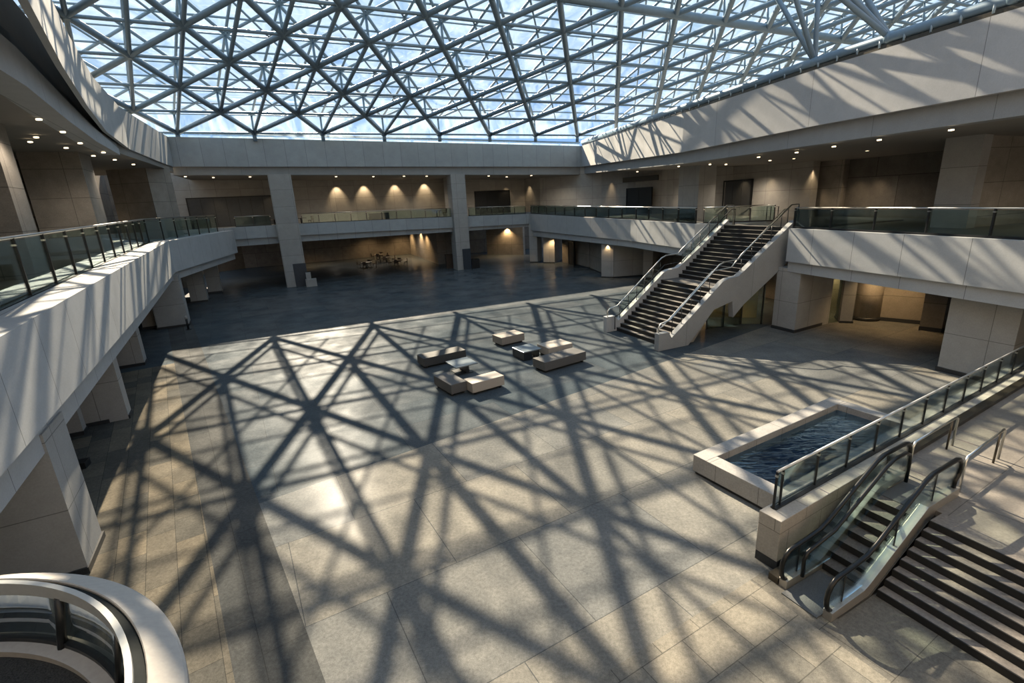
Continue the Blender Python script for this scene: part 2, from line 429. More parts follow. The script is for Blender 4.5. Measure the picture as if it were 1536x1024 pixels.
# left balcony floor slab
LF = offs(LP, -.95); LO = offs(LP, -22)
m1 = MB(); m1.prism([tuple(p[:2]) for p in LF] + [tuple(p[:2]) for p in LO[::-1]], [3.6] * 5 + [3.6] * 5, [z - .12 for z in LT] + [z - .12 for z in LT[::-1]], 1, 0)
struct('balcony_slab_left', m1, [M['gallery'], M['soffit']], 'left balcony floor slab behind the angled glass railing', 'floor')
# back: path runs left to right, hall on its right
BP = [(-32.0, 50.5), (-23.2, 54.35), (-14.0, 58.15), (-5.4, 61.7), (3.05, 65.2)]
BT = [6.70, 6.67, 6.55, 6.40, 6.22]; BB = [5.45, 5.45, 5.30, 5.10, 4.97]; BU = [4.70, 4.75, 4.70, 4.63, 4.60]
m1 = MB(); band(m1, BP, BT, BB, -1.0); m2 = MB(); band(m2, offs(BP, -.3), BB, BU, -.8)
bb = empty('balcony_parapet', (-14, 58, 0), 'grey panelled balcony front crossing behind the two tall columns', 'balcony', kind='structure')
m1.build('fascia', M['fascia_back'], bb); m2.build('lower_band', M['fascia_back'], bb)
BF = offs(BP, -.9); BO = offs(BP, -38)
m1 = MB(); m1.prism([tuple(p[:2]) for p in BF] + [tuple(p[:2]) for p in BO[::-1]], 4.75, [z - .1 for z in BT] + [z - .1 for z in BT[::-1]], 1, 0)
struct('balcony_slab_back', m1, [M['gallery'], M['soffit']], 'back balcony floor slab above the dining room', 'floor')
# right: path runs from the far corner towards the camera, hall on its right
RPa = [(3.0, 65.2), (7.3, 54.5), (11.1, 44.6), (13.25, 35.0)]
RTa = [6.22, 6.0, 5.85, 5.8]; RBa = [4.15, 4.05, 4.0, 4.0]; RUa = [3.42] * 4
RPb = [(15.55, 27.3), (17.55, 19.2), (19.1, 12.6), (21.5, 2.5)]
RTb = [5.8] * 4; RBb = [4.0] * 4; RUb = [3.42] * 4
for nm, pth, a, b, c, lab in (('far', RPa, RTa, RBa, RUa, 'pale balcony front on the right side, beyond the staircase'), ('near', RPb, RTb, RBb, RUb, 'sunlit pale balcony front on the right side, nearer than the staircase')):
    m1 = MB(); band(m1, pth, a, b, -1.0); m2 = MB(); band(m2, offs(pth, -.18), b, c, -.8)
    rb = empty('balcony_parapet', (pth[1][0], pth[1][1], 0), lab, 'balcony', kind='structure')
    m1.build('fascia', M['fascia'], rb); m2.build('lower_band', M['fascia'], rb)
m1 = MB(); band(m1, [(13.25, 35.0), (15.9, 34.2), (17.6, 33.7)], [5.8] * 3, [3.42] * 3, -.5)
struct('wall_stairwell', m1, M['fascia'], 'short pale return wall where the balcony front meets the staircase head', 'wall')
RPall = RPa + [(15.7, 34.2), (16.4, 29.2)] + RPb
RF = offs(RPa, -.9); RG = offs(RPb, -.9)
m1 = MB()
m1.prism([tuple(p[:2]) for p in RF] + [(24, 36.5), (20, 72), (4, 72)], 3.55, [6.1, 5.9, 5.75, 5.7] + [5.7, 5.9, 6.1], 1, 0)
m1.prism([(15.3, 33.8), (16.3, 28.2), (24, 30), (24, 36.5)], 3.55, 5.78, 1, 0)
m1.prism([tuple(p[:2]) for p in RG] + [(42, 4), (42, 50), (24, 36.5), (24, 30)], 3.55, 5.7, 1, 0)
struct('balcony_slab_right', m1, [M['gallery'], M['soffit']], 'right balcony floor slab around the staircase head', 'floor')

# ------------------------------------------------------------------ upper galleries
# right upper fascia
UR = [(10.2, 67.55), (12.87, 37.25), (15.8, 26.0), (17.75, 18.3), (20.0, 9.5), (22.5, 0.0)]
URt = [14.33, 13.33, 13.5, 13.42, 13.4, 13.4]; URb = [11.8, 10.75, 10.88, 10.84, 10.84, 10.84]; URs = [10.9, 9.98, 10.0, 10.0, 10.0, 10.0]
m1 = MB(); band(m1, UR, URt, URb, -1.4); struct('wall_right_upper', m1, M['fascia_wide'], 'tall sunlit fascia wall under the roof edge on the right', 'wall')
m1 = MB(); band(m1, offs(UR, -.35), URb, URs, -1.0); struct('beam_right', m1, M['beam'], 'grey recessed beam below the right fascia wall', 'beam')
# back upper fascia
UB = [(-31.9, 50.0), (-24.3, 53.1), (-14.4, 57.2), (-2.0, 62.3), (10.25, 67.5)]
UBt = [15.33, 15.17, 14.92, 14.62, 14.33]; UBb = [12.66, 12.5, 12.3, 12.05, 11.8]; UBs = [11.9, 11.72, 11.46, 11.14, 10.85]
m1 = MB(); band(m1, UB, UBt, UBb, -1.2); struct('wall_back_upper', m1, M['fascia_back'], 'grey panelled fascia wall under the roof across the back', 'wall')
m1 = MB(); band(m1, offs(UB, -.35), UBb, UBs, -1.0); struct('beam_back', m1, M['beam'], 'grey recessed beam below the back fascia wall', 'beam')
# left upper fascia: curved
UL = [(-4.0, 4.5), (-9.1, 11.1), (-12.25, 15.5), (-15.75, 20.6), (-19.5, 26.3), (-23.6, 33.4), (-28.2, 43.3), (-31.6, 50.1)]
ULt = [14.9, 14.6, 14.6, 14.6, 14.65, 14.7, 14.95, 15.33]; ULb = [12.25, 12.2, 12.2, 12.2, 12.2, 12.25, 12.35, 12.6]
m1 = MB(); band(m1, UL, ULt, ULb, -.16); struct('wall_left_upper', m1, M['fascia'], 'curved pale fascia wall under the roof on the left', 'wall')
US = [(-7.6, 7.2), (-11.6, 12.8), (-12.5, 14.45), (-15.5, 19.2), (-18.6, 24.3), (-21.9, 30.1)]
m1 = MB(); band(m1, US, [12.55, 12.5, 12.45, 12.35, 12.15, 11.9], [11.5] * 5 + [11.55], -.8)
struct('trim_1', m1, M['fascia'], 'lower pale strip tapering below the curved left fascia wall', 'trim')
m1 = MB(); band(m1, offs(US, -.05), [12.9, 12.8, 12.75, 12.65, 12.45, 12.3], [12.45, 12.4, 12.35, 12.3, 12.1, 11.85], -1.5)
struct('trim_2', m1, M['bronze'], 'dark band standing in for the shaded slot between the left fascia wall and its lower strip', 'trim')  # solid dark band takes the place of the shade inside the slot
# left gallery ceiling
lc = offs(UL, -.5); lo = offs(UL, -24)
m1 = MB(); ce = [11.52, 11.52, 11.52, 11.54, 11.6, 11.75, 12.0, 12.1]
inn = [(-7.9, 7.0), (-11.7, 12.6), (-12.6, 14.3), (-15.6, 19.1), (-18.7, 24.2), (-22.2, 30.2), (-28.3, 43.2), (-31.7, 50.0)]
m1.prism(inn + [tuple(p[:2]) for p in lo[::-1]], ce + [11.5] * 8, 14.3)
struct('ceiling_left', m1, M['soffit'], 'left gallery soffit with recessed downlights', 'ceiling')
bi = offs(UB, -1.2); bo = offs(UB, -38)
m1 = MB(); m1.prism([tuple(p[:2]) for p in bi] + [tuple(p[:2]) for p in bo[::-1]], [z + .02 for z in UBs] + [z + .02 for z in UBs[::-1]], 14.0)
struct('ceiling_back', m1, M['soffit'], 'back gallery soffit above the upper balcony', 'ceiling')
ri = offs(UR, -1.2); ro = offs(UR, -22)
m1 = MB(); m1.prism([tuple(p[:2]) for p in ri] + [tuple(p[:2]) for p in ro[::-1]], [z + .0 for z in URs] + [9.5, 9.3, 9.3, 9.3, 9.3, 9.6], 13.0)
struct('ceiling_right', m1, M['soffit'], 'right gallery soffit with recessed downlights', 'ceiling')

def wallbox(name, p, q, z0, z1, mat, label, t=.6, cat='wall'):
    m1 = MB(); p, q = V(*p, 0), V(*q, 0); d = (q - p).normalized(); n = V(-d.y, d.x, 0)
    m1.box(p + V(0, 0, z0), q - p, n * t, V(0, 0, z1 - z0)); return struct(name, m1, mat, label, cat)
def block(name, c, wu, wv, z0, z1, mat, label, du=PD, plinth=.0, cat='column', panel=None):
    """stone block: corner c, wu along du, wv along the left normal of du (negative: the other way)"""
    du = v3(du).normalized(); dn = V(-du.y, du.x, 0)
    e = empty(name, (c[0], c[1], z0), label, cat, kind='structure')
    MB().box(V(c[0], c[1], z0), du * wu, dn * wv, V(0, 0, z1 - z0)).build('shaft', mat, e)
    if plinth:
        o = V(c[0], c[1], z0) - du * .03 * (1 if wu > 0 else -1) - dn * .03 * (1 if wv > 0 else -1)
        sg = lambda w: w + (.06 if w > 0 else -.06)
        MB().box(o, du * sg(wu), dn * sg(wv), V(0, 0, plinth)).build('plinth', M['plinth'], e)
    return e

# the two tall columns at the back
for (c, w, lab) in (((-24.25, 53.15), 2.2, 'tall stone column by the dark portal, nearer the left balcony'), ((-6.25, 60.55), 1.75, 'tall stone column at the middle of the back balcony')):
    e = block('column', c, w, 1.9, 0, 11.75 if w > 2 else 11.3, M['pillar'], lab, BD)
    o = V(c[0], c[1], 0) + BD * (w * .42); n = V(BD.y, -BD.x, 0)
    MB().box(o + n * .05, BD * (w * .60), -n * .05, V(0, 0, 2.55 if w < 2 else 2.5)).build('base_panel', M['navy'], e)

# back gallery wall
GB = [(-37, 58.2), (-30, 61.6), (-17.4, 67.8), (-8.5, 71.2), (-4.0, 72.8), (4.0, 73.5)]
GBs = list(zip(GB[:-1], GB[1:]))
wallbox('wall_back_gallery', (-37.5, 57.5), (-22.0, 66.2), 6.2, 13, M['wall_pale'], 'stone wall of the back gallery around the wide dark portal')
wallbox('wall_back_gallery', (-22.0, 66.2), (-7.5, 71.6), 6.2, 13, M['wall_pale'], 'stone wall of the back gallery with warm light pools')
wallbox('wall_back_gallery', (-7.5, 71.6), (-7.9, 67.0), 6.2, 13, M['wall_pale'], 'short stone return behind the middle column')
wallbox('wall_back_gallery', (-7.5, 71.6), (3.0, 76.0), 6.2, 13, M['wall_pale'], 'stone wall of the back gallery around the black doorway')
wallbox('wall_back_gallery', (3.0, 76.0), (5.4, 71.8), 6.2, 13, M['wall_pale'], 'warm-lit stone corner of the back gallery')
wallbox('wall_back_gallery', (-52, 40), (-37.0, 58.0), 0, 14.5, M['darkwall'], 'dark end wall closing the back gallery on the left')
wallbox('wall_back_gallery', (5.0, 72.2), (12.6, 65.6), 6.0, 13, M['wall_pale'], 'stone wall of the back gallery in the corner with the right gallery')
wallbox('wall_back_sun_block', (-60, 70), (50, 112), 0, 14.5, M['darkwall'], 'added outer wall blocking the sun beyond the dining room')  # shell wall added to keep the sun out behind the dining room
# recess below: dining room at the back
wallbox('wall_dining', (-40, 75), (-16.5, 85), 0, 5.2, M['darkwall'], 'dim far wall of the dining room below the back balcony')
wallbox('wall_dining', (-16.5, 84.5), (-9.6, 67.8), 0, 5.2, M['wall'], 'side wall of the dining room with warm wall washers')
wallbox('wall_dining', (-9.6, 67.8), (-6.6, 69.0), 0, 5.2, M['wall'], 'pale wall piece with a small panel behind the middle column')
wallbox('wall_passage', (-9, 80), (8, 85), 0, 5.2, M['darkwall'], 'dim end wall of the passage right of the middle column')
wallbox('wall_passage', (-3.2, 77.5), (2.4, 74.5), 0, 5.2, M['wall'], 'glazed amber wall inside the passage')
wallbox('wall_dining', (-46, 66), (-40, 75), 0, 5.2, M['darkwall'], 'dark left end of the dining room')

# right lower walls
def rect(name, label, pts, z0, z1, mat, cat='wall', plinth=.12):
    e = empty(name, (pts[0][0], pts[0][1], z0), label, cat, kind='structure')
    MB().prism(pts, z0, z1).build('shaft', mat, e)
    if plinth:
        cx = sum(p[0] for p in pts) / len(pts); cy = sum(p[1] for p in pts) / len(pts)
        MB().prism([(cx + (p[0] - cx) * 1.01 + .03 * (1 if p[0] > cx else -1), cy + (p[1] - cy) * 1.01 + .03 * (1 if p[1] > cy else -1)) for p in pts], z0, z0 + plinth).build('plinth', M['plinth'], e)
    return e
rect('column', 'corner column where the back and right balconies meet', [(2.9, 64.9), (3.9, 64.5), (4.6, 66.0), (3.4, 66.4)], 0, 4.9, M['pillar'])
rect('column', 'squat stone pier right of the corner column', [(4.6, 63.6), (6.0, 63.0), (7.5, 66.5), (6.2, 67.0)], 0, 3.6, M['pillar'])
rect('wall_right_lower', 'stone wall left of the shadowed lower doorway on the right', [(8.1, 61.0), (9.4, 56.6), (14, 58), (12.5, 62.5)], 0, 3.6, M['wall'])
rect('wall_right_lower', 'warm stone wall bay right of the shadowed lower doorway', [(9.45, 56.4), (10.2, 50.4), (14.2, 51.5), (14, 57.8)], 0, 3.6, M['wall'])
rect('column', 'stone column under the right balcony, furthest from the staircase', [(9.46, 49.64), (10.5, 48.9), (13.7, 49.4), (13.2, 51.6), (10.3, 50.6)], 0, 3.6, M['pillar'])
rect('wall_right_lower', 'dark rear wall behind the lower doorway on the right', [(7.0, 63.2), (8.0, 61.2), (12.5, 63), (11, 66)], 0, 3.6, M['darkwall'], plinth=0)
rect('column', 'narrow stone column close to the staircase foot', [(13.15, 47.6), (14.0, 47.3), (16.2, 50.2), (15.2, 50.7)], 0, 3.6, M['pillar'])
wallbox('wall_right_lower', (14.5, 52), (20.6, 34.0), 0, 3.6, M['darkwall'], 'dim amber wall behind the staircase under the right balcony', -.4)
rect('column', 'broad stone block column beside the staircase under the right balcony', [(16.05, 26.55), (19.0, 28.15), (18.4, 29.5), (15.5, 27.95)], 0, 3.6, M['pillar'], plinth=.18)
rect('column', 'broad stone column at the right edge under the near balcony', [(18.49, 19.88), (19.35, 17.75), (22.6, 19.3), (21.6, 21.6)], 0, 3.6, M['pillar'], plinth=.18)
# recess between them
rect('wall_recess', 'amber stone wall at the rear of the recess on the right', [(21.9, 28.6), (24.6, 26.2), (26, 28), (23.3, 30.5)], 0, 3.6, M['wall'], plinth=.22)
rect('wall_recess', 'slim pale stone pilaster at the left of the recess', [(19.75, 28.25), (20.35, 28.0), (20.9, 29.2), (20.3, 29.5)], 0, 3.6, M['pillar'])
wallbox('wall_recess', (18.6, 31.5), (24, 29.5), 0, 3.6, M['wall'], 'dim rear wall of the recess behind the pilaster')
m1 = MB(); m1.cyl((21.75, 28.9, 0), .75, 3.6, 24); struct('column_round', m1, M['wall'], 'rounded amber-lit stone pillar in the recess', 'column')
m1 = MB(); m1.cyl((21.75, 28.9, 0), .78, .2, 24); struct('baseboard_recess', m1, M['plinth'], 'dark base ring of the rounded pillar', 'baseboard')
rect('column', 'small amber pier with a dark side in the recess', [(22.7, 26.0), (23.35, 25.3), (24.6, 26.1), (24.0, 26.8)], 0, 3.3, M['wall'], plinth=.22)
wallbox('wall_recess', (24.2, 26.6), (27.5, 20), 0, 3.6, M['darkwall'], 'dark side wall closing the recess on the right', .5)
m1 = MB(); m1.box((19.05, 28.3, 0), V(.65, .05, 0), V(-.02, .05, 0), V(0, 0, 3.5)); gp = tag(m1.build('glass_screen', M['railglass']), 'dim glass screen between the block column and the pilaster', 'glass screen')
# closing wall on the far right side and behind the camera
wallbox('wall_right_outer', (34, 62), (40, 0), 0, 13.4, M['darkwall'], 'outer wall of the right gallery', -.5)

# left lower columns
def lcol(name, label, corner, w, l, z1, mat=M['pillar'], z0=0, plinth=.16, du=None):
    """corner nearest the hall and camera; w away from the hall, l away from the camera"""
    d = LD if du is None else v3(du); n = V(-d.y, d.x, 0)     # n points away from the hall
    c = V(corner[0], corner[1], 0)
    pts = [c, c + d * l, c + d * l + n * w, c + n * w]
    return rect(name, label, [tuple(p[:2]) for p in pts], z0, z1, mat, 'column', plinth)
lcol('column', 'stone column under the left balcony, closest to the curved balustrade', (-10.3, 9.75), 2.6, 1.5, 3.6)
lcol('column', 'stone column under the left balcony, second from the curved balustrade', (-16.15, 18.9), 1.9, .75, 3.6)
lcol('column', 'slim stone pier beside the small black floor box', (-16.9, 17.55), .6, .5, 3.6)
lcol('column', 'stone column edge under the left balcony, third from the curved balustrade', (-20.95, 26.6), 1.2, .9, 3.6)
lcol('column', 'broad stone column under the bend of the left balcony', (-24.56, 36.45), 2.0, 1.75, 3.8)
lcol('column', 'stone column set back behind the bend of the left balcony', (-26.8, 36.35), 1.0, 1.2, 3.8)
lcol('column', 'stone column beyond the bend of the left balcony', (-29.3, 47.0), 1.4, 2.2, 3.8)
lcol('column', 'stone column where the left balcony meets the back balcony', (-30.9, 52.4), 1.3, 1.6, 4.4)
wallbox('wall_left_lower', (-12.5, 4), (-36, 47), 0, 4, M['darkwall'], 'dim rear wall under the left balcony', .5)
# upper left columns
ur = lambda c, w, l, lab, z1=11.9: lcol('column', lab, c, w, l, z1, M['wall'], 5.9, .0)
ur((-17.6, 18.4), 3.2, 1.6, 'stone column on the left balcony at the left picture edge, first of three', 11.9)
ur((-23.7, 29.4), 2.6, 2.9, 'stone column on the left balcony, middle one of three')
lcol('column', 'broad stone column on the left balcony, beside the back gallery', (-29.3, 42.7), 3.7, 2.5, 12.2, M['wall'], 5.9, 0, azv(8))
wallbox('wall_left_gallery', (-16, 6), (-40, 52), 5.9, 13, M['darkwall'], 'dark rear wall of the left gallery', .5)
wallbox('wall_left_gallery', (-28.6, 32.2), (-33, 41.0), 5.9, 13, M['wall'], 'warm-lit wall piece with a doorway on the left gallery', .4)
# upper right
ru = lambda c, w, l, lab, z1, mat: lcol('column', lab, c, w, l, z1, mat, 5.6, 0, azv(-14.4))
def rcol(lab, pts, mat): return rect('column', lab, pts, 5.6, 10.9, mat, 'column', 0)
rcol('tall pale column on the right balcony, close to the right edge', [(21.3, 24.9), (21.75, 23.4), (22.35, 23.6), (21.9, 25.1)], M['pillar'])
rcol('textured stone wall block right of the tall pale column on the right balcony', [(21.98, 25.05), (22.4, 23.8), (27.6, 25.4), (27.2, 26.8)], M['wall'])
rcol('pale column on the right balcony behind the staircase railing', [(15.6, 45.6), (16.1, 42.2), (17.6, 42.4), (17.2, 46.0)], M['pillar'])
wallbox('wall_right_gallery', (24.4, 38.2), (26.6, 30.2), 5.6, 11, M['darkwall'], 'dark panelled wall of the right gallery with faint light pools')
wallbox('wall_right_gallery', (19.75, 48.4), (22.6, 37.4), 5.6, 11, M['wall_pale'], 'pale stone wall of the right gallery beside the charcoal door')
wallbox('wall_right_gallery', (17.4, 54.5), (20.4, 45.6), 5.6, 11, M['wall_pale'], 'stone wall of the right gallery behind the pale column')
wallbox('wall_right_gallery', (12.4, 66.0), (14.9, 58.0), 5.6, 11.3, M['wall_pale'], 'stone wall of the right gallery near the back corner')
wallbox('wall_right_gallery', (14.9, 58.0), (17.4, 54.5), 5.6, 11.3, M['wall_pale'], 'stone wall piece left of the black doorway on the right gallery', .5)
rcol('warm amber stone pier on the right gallery', [(23.0, 39.4), (24.2, 36.4), (25.6, 37.2), (24.4, 40)], M['wall'])
wallbox('wall_right_gallery', (26.0, 28.6), (30.5, 12), 5.6, 11, M['wall_pale'], 'stone wall of the right gallery at the right edge')
# unseen wall behind the camera, added to block sky light
wallbox('wall_front_unseen', (-30, -6), (34, -6), 0, 24, M['wall'], 'unseen stone wall added behind the viewer to block sky light')

# doors and portals
def portal(name, label, p, q, z0, z1, d, leaves, mat, frame=M['black'], cat='door'):
    p, q = V(*p, 0), V(*q, 0); du = (q - p); w = du.length; du.normalize(); n = V(du.y, -du.x, 0)
    e = empty(name, (p.x, p.y, z0), label, cat, kind='structure')
    MB().box(p + V(0, 0, z0) + n * .02, du * w, n * .06, V(0, 0, z1 - z0)).build('opening', M['blackvoid'], e)
    g = .12
    for i in range(leaves):
        a = lerp(g, w - g, i / leaves); b = lerp(g, w - g, (i + 1) / leaves)
        MB().box(p + du * (a + .02) + n * .08 + V(0, 0, z0 + .05), du * (b - a - .04), n * .05, V(0, 0, z1 - z0 - .15)).build('door_leaf', mat, e)
    fr = MB(); fr.box(p + V(0, 0, z0) + n * .02, du * g, n * .16, V(0, 0, z1 - z0)); fr.box(q + V(0, 0, z0) - du * g + n * .02, du * g, n * .16, V(0, 0, z1 - z0)); fr.box(p + V(0, 0, z1 - .12) + n * .02, du * w, n * .16, V(0, 0, .12))
    fr.build('door_frame', frame, e); return e
def along(p, q, a, b):
    p, q = V(*p, 0), V(*q, 0); return tuple((p.lerp(q, a))[:2]), tuple((p.lerp(q, b))[:2])
a, b = along((-37.5, 57.5), (-22.0, 66.2), .08, .60)
portal('door_1', 'wide charcoal portal on the back gallery beside the left column', a, b, 6.5, 10.0, .1, 7, M['charcoal'])
a, b = along((-7.5, 71.6), (3.0, 76.0), .30, .78)
portal('door_2', 'black doorway on the back gallery right of the middle column', a, b, 6.3, 9.5, .1, 3, M['blackvoid'])
a, b = along((14.9, 58.0), (17.4, 54.5), .05, .95)
portal('door_3', 'black double doorway on the right gallery below the dark lintel', (14.05, 58.3), (16.05, 55.1), 5.7, 8.7, .1, 2, M['blackvoid'])
a, b = along((19.75, 48.4), (22.6, 37.4), .16, .48)
portal('door_4', 'charcoal panelled door on the right gallery above the staircase', a, b, 5.7, 8.8, .1, 3, M['charcoal'])
a, b = along((-28.6, 32.2), (-33, 41.0), .15, .5)
portal('door_5', 'narrow black doorway on the left gallery between two columns', a, b, 6.1, 9.8, .1, 1, M['blackvoid'])
portal('door_6', 'shadowed lower doorway on the right beyond the staircase', (7.7, 61.3), (8.1, 59.3), 0, 2.9, .1, 1, M['blackvoid'])

m1 = MB(); m1.box((13.75, 59.0, 9.35), V(2.75, -4.4, 0), V(-.1, -.06, 0), V(0, 0, .55)); struct('trim_3', m1, M['bronze'], 'dark lintel strip above the black double doorway on the right gallery', 'trim')
# ------------------------------------------------------------------ glass railings
def walk(path, s):
    P = [v3(p) for p in path]
    for a, b in zip(P, P[1:]):
        l = (V(b.x, b.y, 0) - V(a.x, a.y, 0)).length
        if s <= l + 1e-6: return a.lerp(b, s / l), (b - a).normalized()
        s -= l
    return P[-1], (P[-1] - P[-2]).normalized()
def plen(path):
    P = [v3(p) for p in path]; return sum((V(b.x, b.y, 0) - V(a.x, a.y, 0)).length for a, b in zip(P, P[1:]))
def railing(label, path, h, sp, rail=.035, post=.028, railmat=None, postmat=None, gm=None, first=0.0, shoe=.09, group='glass railings', lean=0.0):
    P = [v3(p) for p in path]
    e = empty('glass_railing', P[0], label, 'railing', group)
    railmat = railmat or M['steel']; postmat = postmat or M['black']; gm = gm or M['railglass']
    MB().tube([p + V(0, 0, h) for p in P], rail, 8).build('handrail', railmat, e)
    MB().sweep(P, [(-.07, 0), (-.07, shoe), (.07, shoe), (.07, 0)]).build('base_channel', M['black'], e)
    tot = plen(path); n = max(1, round((tot - first) / sp)); ss = ([0.0] if first > .2 else []) + [first + (tot - first) * i / n for i in range(n + 1)]
    for i, s in enumerate(ss):
        c, d = walk(P, s); nrm = V(d.y, -d.x, 0).normalized()
        pm = MB(); pm.cbox(c, post * 2, post * 3.4, h - rail * .5, V(d.x, d.y, 0))
        po = pm.build('post', postmat, e)
        cl = MB(); cl.cbox(c + V(0, 0, h * .86) , post * 3.2, post * 4.4, .05, V(d.x, d.y, 0)); cl.build('clamp', M['steel'], po)
        if i < len(ss) - 1:
            c2, _ = walk(P, ss[i + 1])
            dd = (c2 - c); dd2 = dd.normalized()
            a = c + dd2 * .05; w = dd - dd2 * .10
            nn = V(dd2.y, -dd2.x, 0).normalized() * .012
            g = MB(); g.box(a + V(0, 0, .07) - nn * .5, w, nn, V(0, 0, h - .10 - rail)); g.build('glass_panel', gm, e)
    return e
lr = [(*p[:2], z - .1) for p, z in zip(offs(LP, -1.15), LT)]
lr[-1] = (-28.9, 50.4, 6.3)
railing('tall green-glass railing along the angled left balcony', lr, 1.68, 2.5, .045, .024, gm=M['sideglass'])
br = [(*p[:2], z - .02) for p, z in zip(offs(BP, -.45), BT)]
br1 = [v3(br[0]).lerp(v3(br[1]), .45), v3(br[0]).lerp(v3(br[1]), .80)]
br2 = [v3(br[1]).lerp(v3(br[2]), .12), br[2], v3(br[2]).lerp(v3(br[3]), .9)]
br3 = [v3(br[3]).lerp(v3(br[4]), .12), v3(br[4]) - V(.3, .15, 0)]
railing('glass railing on the back balcony left of the two tall columns', br1, 1.05, 1.7, .03)
railing('glass railing on the back balcony between the two tall columns', br2, 1.05, 1.7, .03)
railing('glass railing on the back balcony right of the middle column', br3, 1.05, 1.7, .03)
ra = [(*p[:2], z) for p, z in zip(offs(RPa, -.3), RTa)]; ra[-1] = v3(ra[-1]).lerp(v3(ra[-2]), .04)
railing('dark glass railing on the right balcony beyond the staircase', ra, 1.08, 2.2, .035)
rb_ = [(*p[:2], z) for p, z in zip(offs(RPb, -.3), RTb)]
railing('dark glass railing on the near right balcony beside the stair head', rb_, 1.08, 2.35, .035)
railing('short glass railing returning beside the stair head', [(13.95, 35.3, 5.8), (16.0, 34.65, 5.8), (18.2, 33.9, 5.8)], 1.08, 1.5, .03)

# ------------------------------------------------------------------ staircase
SL0, SR0 = V(6.45, 28.75, 0), V(8.25, 25.2, 0)
SLt, SRt = V(14.7, 32.65, 5.8), V(15.85, 28.35, 5.8)
st = empty('staircase', (SL0 + SR0) / 2, 'wide dark-stepped staircase rising to the right balcony', 'staircase')
run = ((SRt + SLt) / 2 - (SR0 + SL0) / 2); run.z = 0; runl = run.length; sd = run.normalized(); sn = V(-sd.y, sd.x, 0)
NST = 27; LANDK = 13; landlen = 1.15
tread = (runl - landlen) / NST; rise = 5.8 / NST
half = 2.15; sc_ = (SL0 + SR0) / 2
def spt(u, v, z): return sc_ + sd * u + sn * v + V(0, 0, z)
def nose(k): return tread * k + (landlen if k >= LANDK else 0)
for k in range(NST):
    u0 = nose(k); z1 = rise * (k + 1); u1 = nose(k + 1) + .03
    if k == NST - 1: u1 = u0 + tread + .2
    s1 = MB(); s1.box(spt(u0 - .02, -half, z1 - .045), sd * (u1 - u0 + .02), sn * 2 * half, V(0, 0, .045), 0)
    s1.box(spt(u0, -half, z1 - rise), sd * .04, sn * 2 * half, V(0, 0, rise - .045), 1)
    s1.box(spt(u0 - .022, -half, z1 - .05), sd * .05, sn * 2 * half, V(0, 0, .052), 1)
    s1.build('step', [M['step_tread'], M['step_riser']], st)
def zline(u):
    ul = nose(LANDK) - landlen
    if u < ul: return u / tread * rise
    if u < ul + landlen: return LANDK * rise
    return (u - landlen) / tread * rise
ul = tread * LANDK
us = [-.55, 0.0, ul, ul + landlen, runl + .1]
for sgn, nm in ((1, 'left'), (-1, 'right')):
    top = [(-.75, .0), (-.75, .95), (-.1, .95), (.12, .62), (ul - .1, zline(ul) + .42), (ul + .25, zline(ul) + .55), (ul + landlen - .1, zline(ul) + .62), (ul + landlen + .3, LANDK * rise + .85), (runl + .15, 5.8 + .35)]
    bot = [(runl + .15, 4.0), (runl - .2, 3.75), (ul + landlen + .5, LANDK * rise - 1.05), (ul + .9, LANDK * rise - 1.7), (ul + .75, LANDK * rise - .75), (ul - .6, LANDK * rise - 1.05), (1.3, 0)]
    s1 = MB(); s1.extrude(top + bot, spt(0, sgn * half, 0), sd, sn * sgn, .34)
    s1.build('stringer', M['beam'] if sgn < 0 else M['fascia'], st, .015)  # near stringer is greyer: its shade is put into the colour
s1 = MB(); s1.extrude([(.9, 0), (ul, LANDK * rise - .22), (ul + landlen, LANDK * rise - .22), (runl, 5.5), (runl, 5.1), (ul + landlen, LANDK * rise - .75), (ul, LANDK * rise - .75), (2.0, 0)], spt(0, -half, 0), sd, sn, 2 * half)
s1.build('soffit', M['soffit'], st)
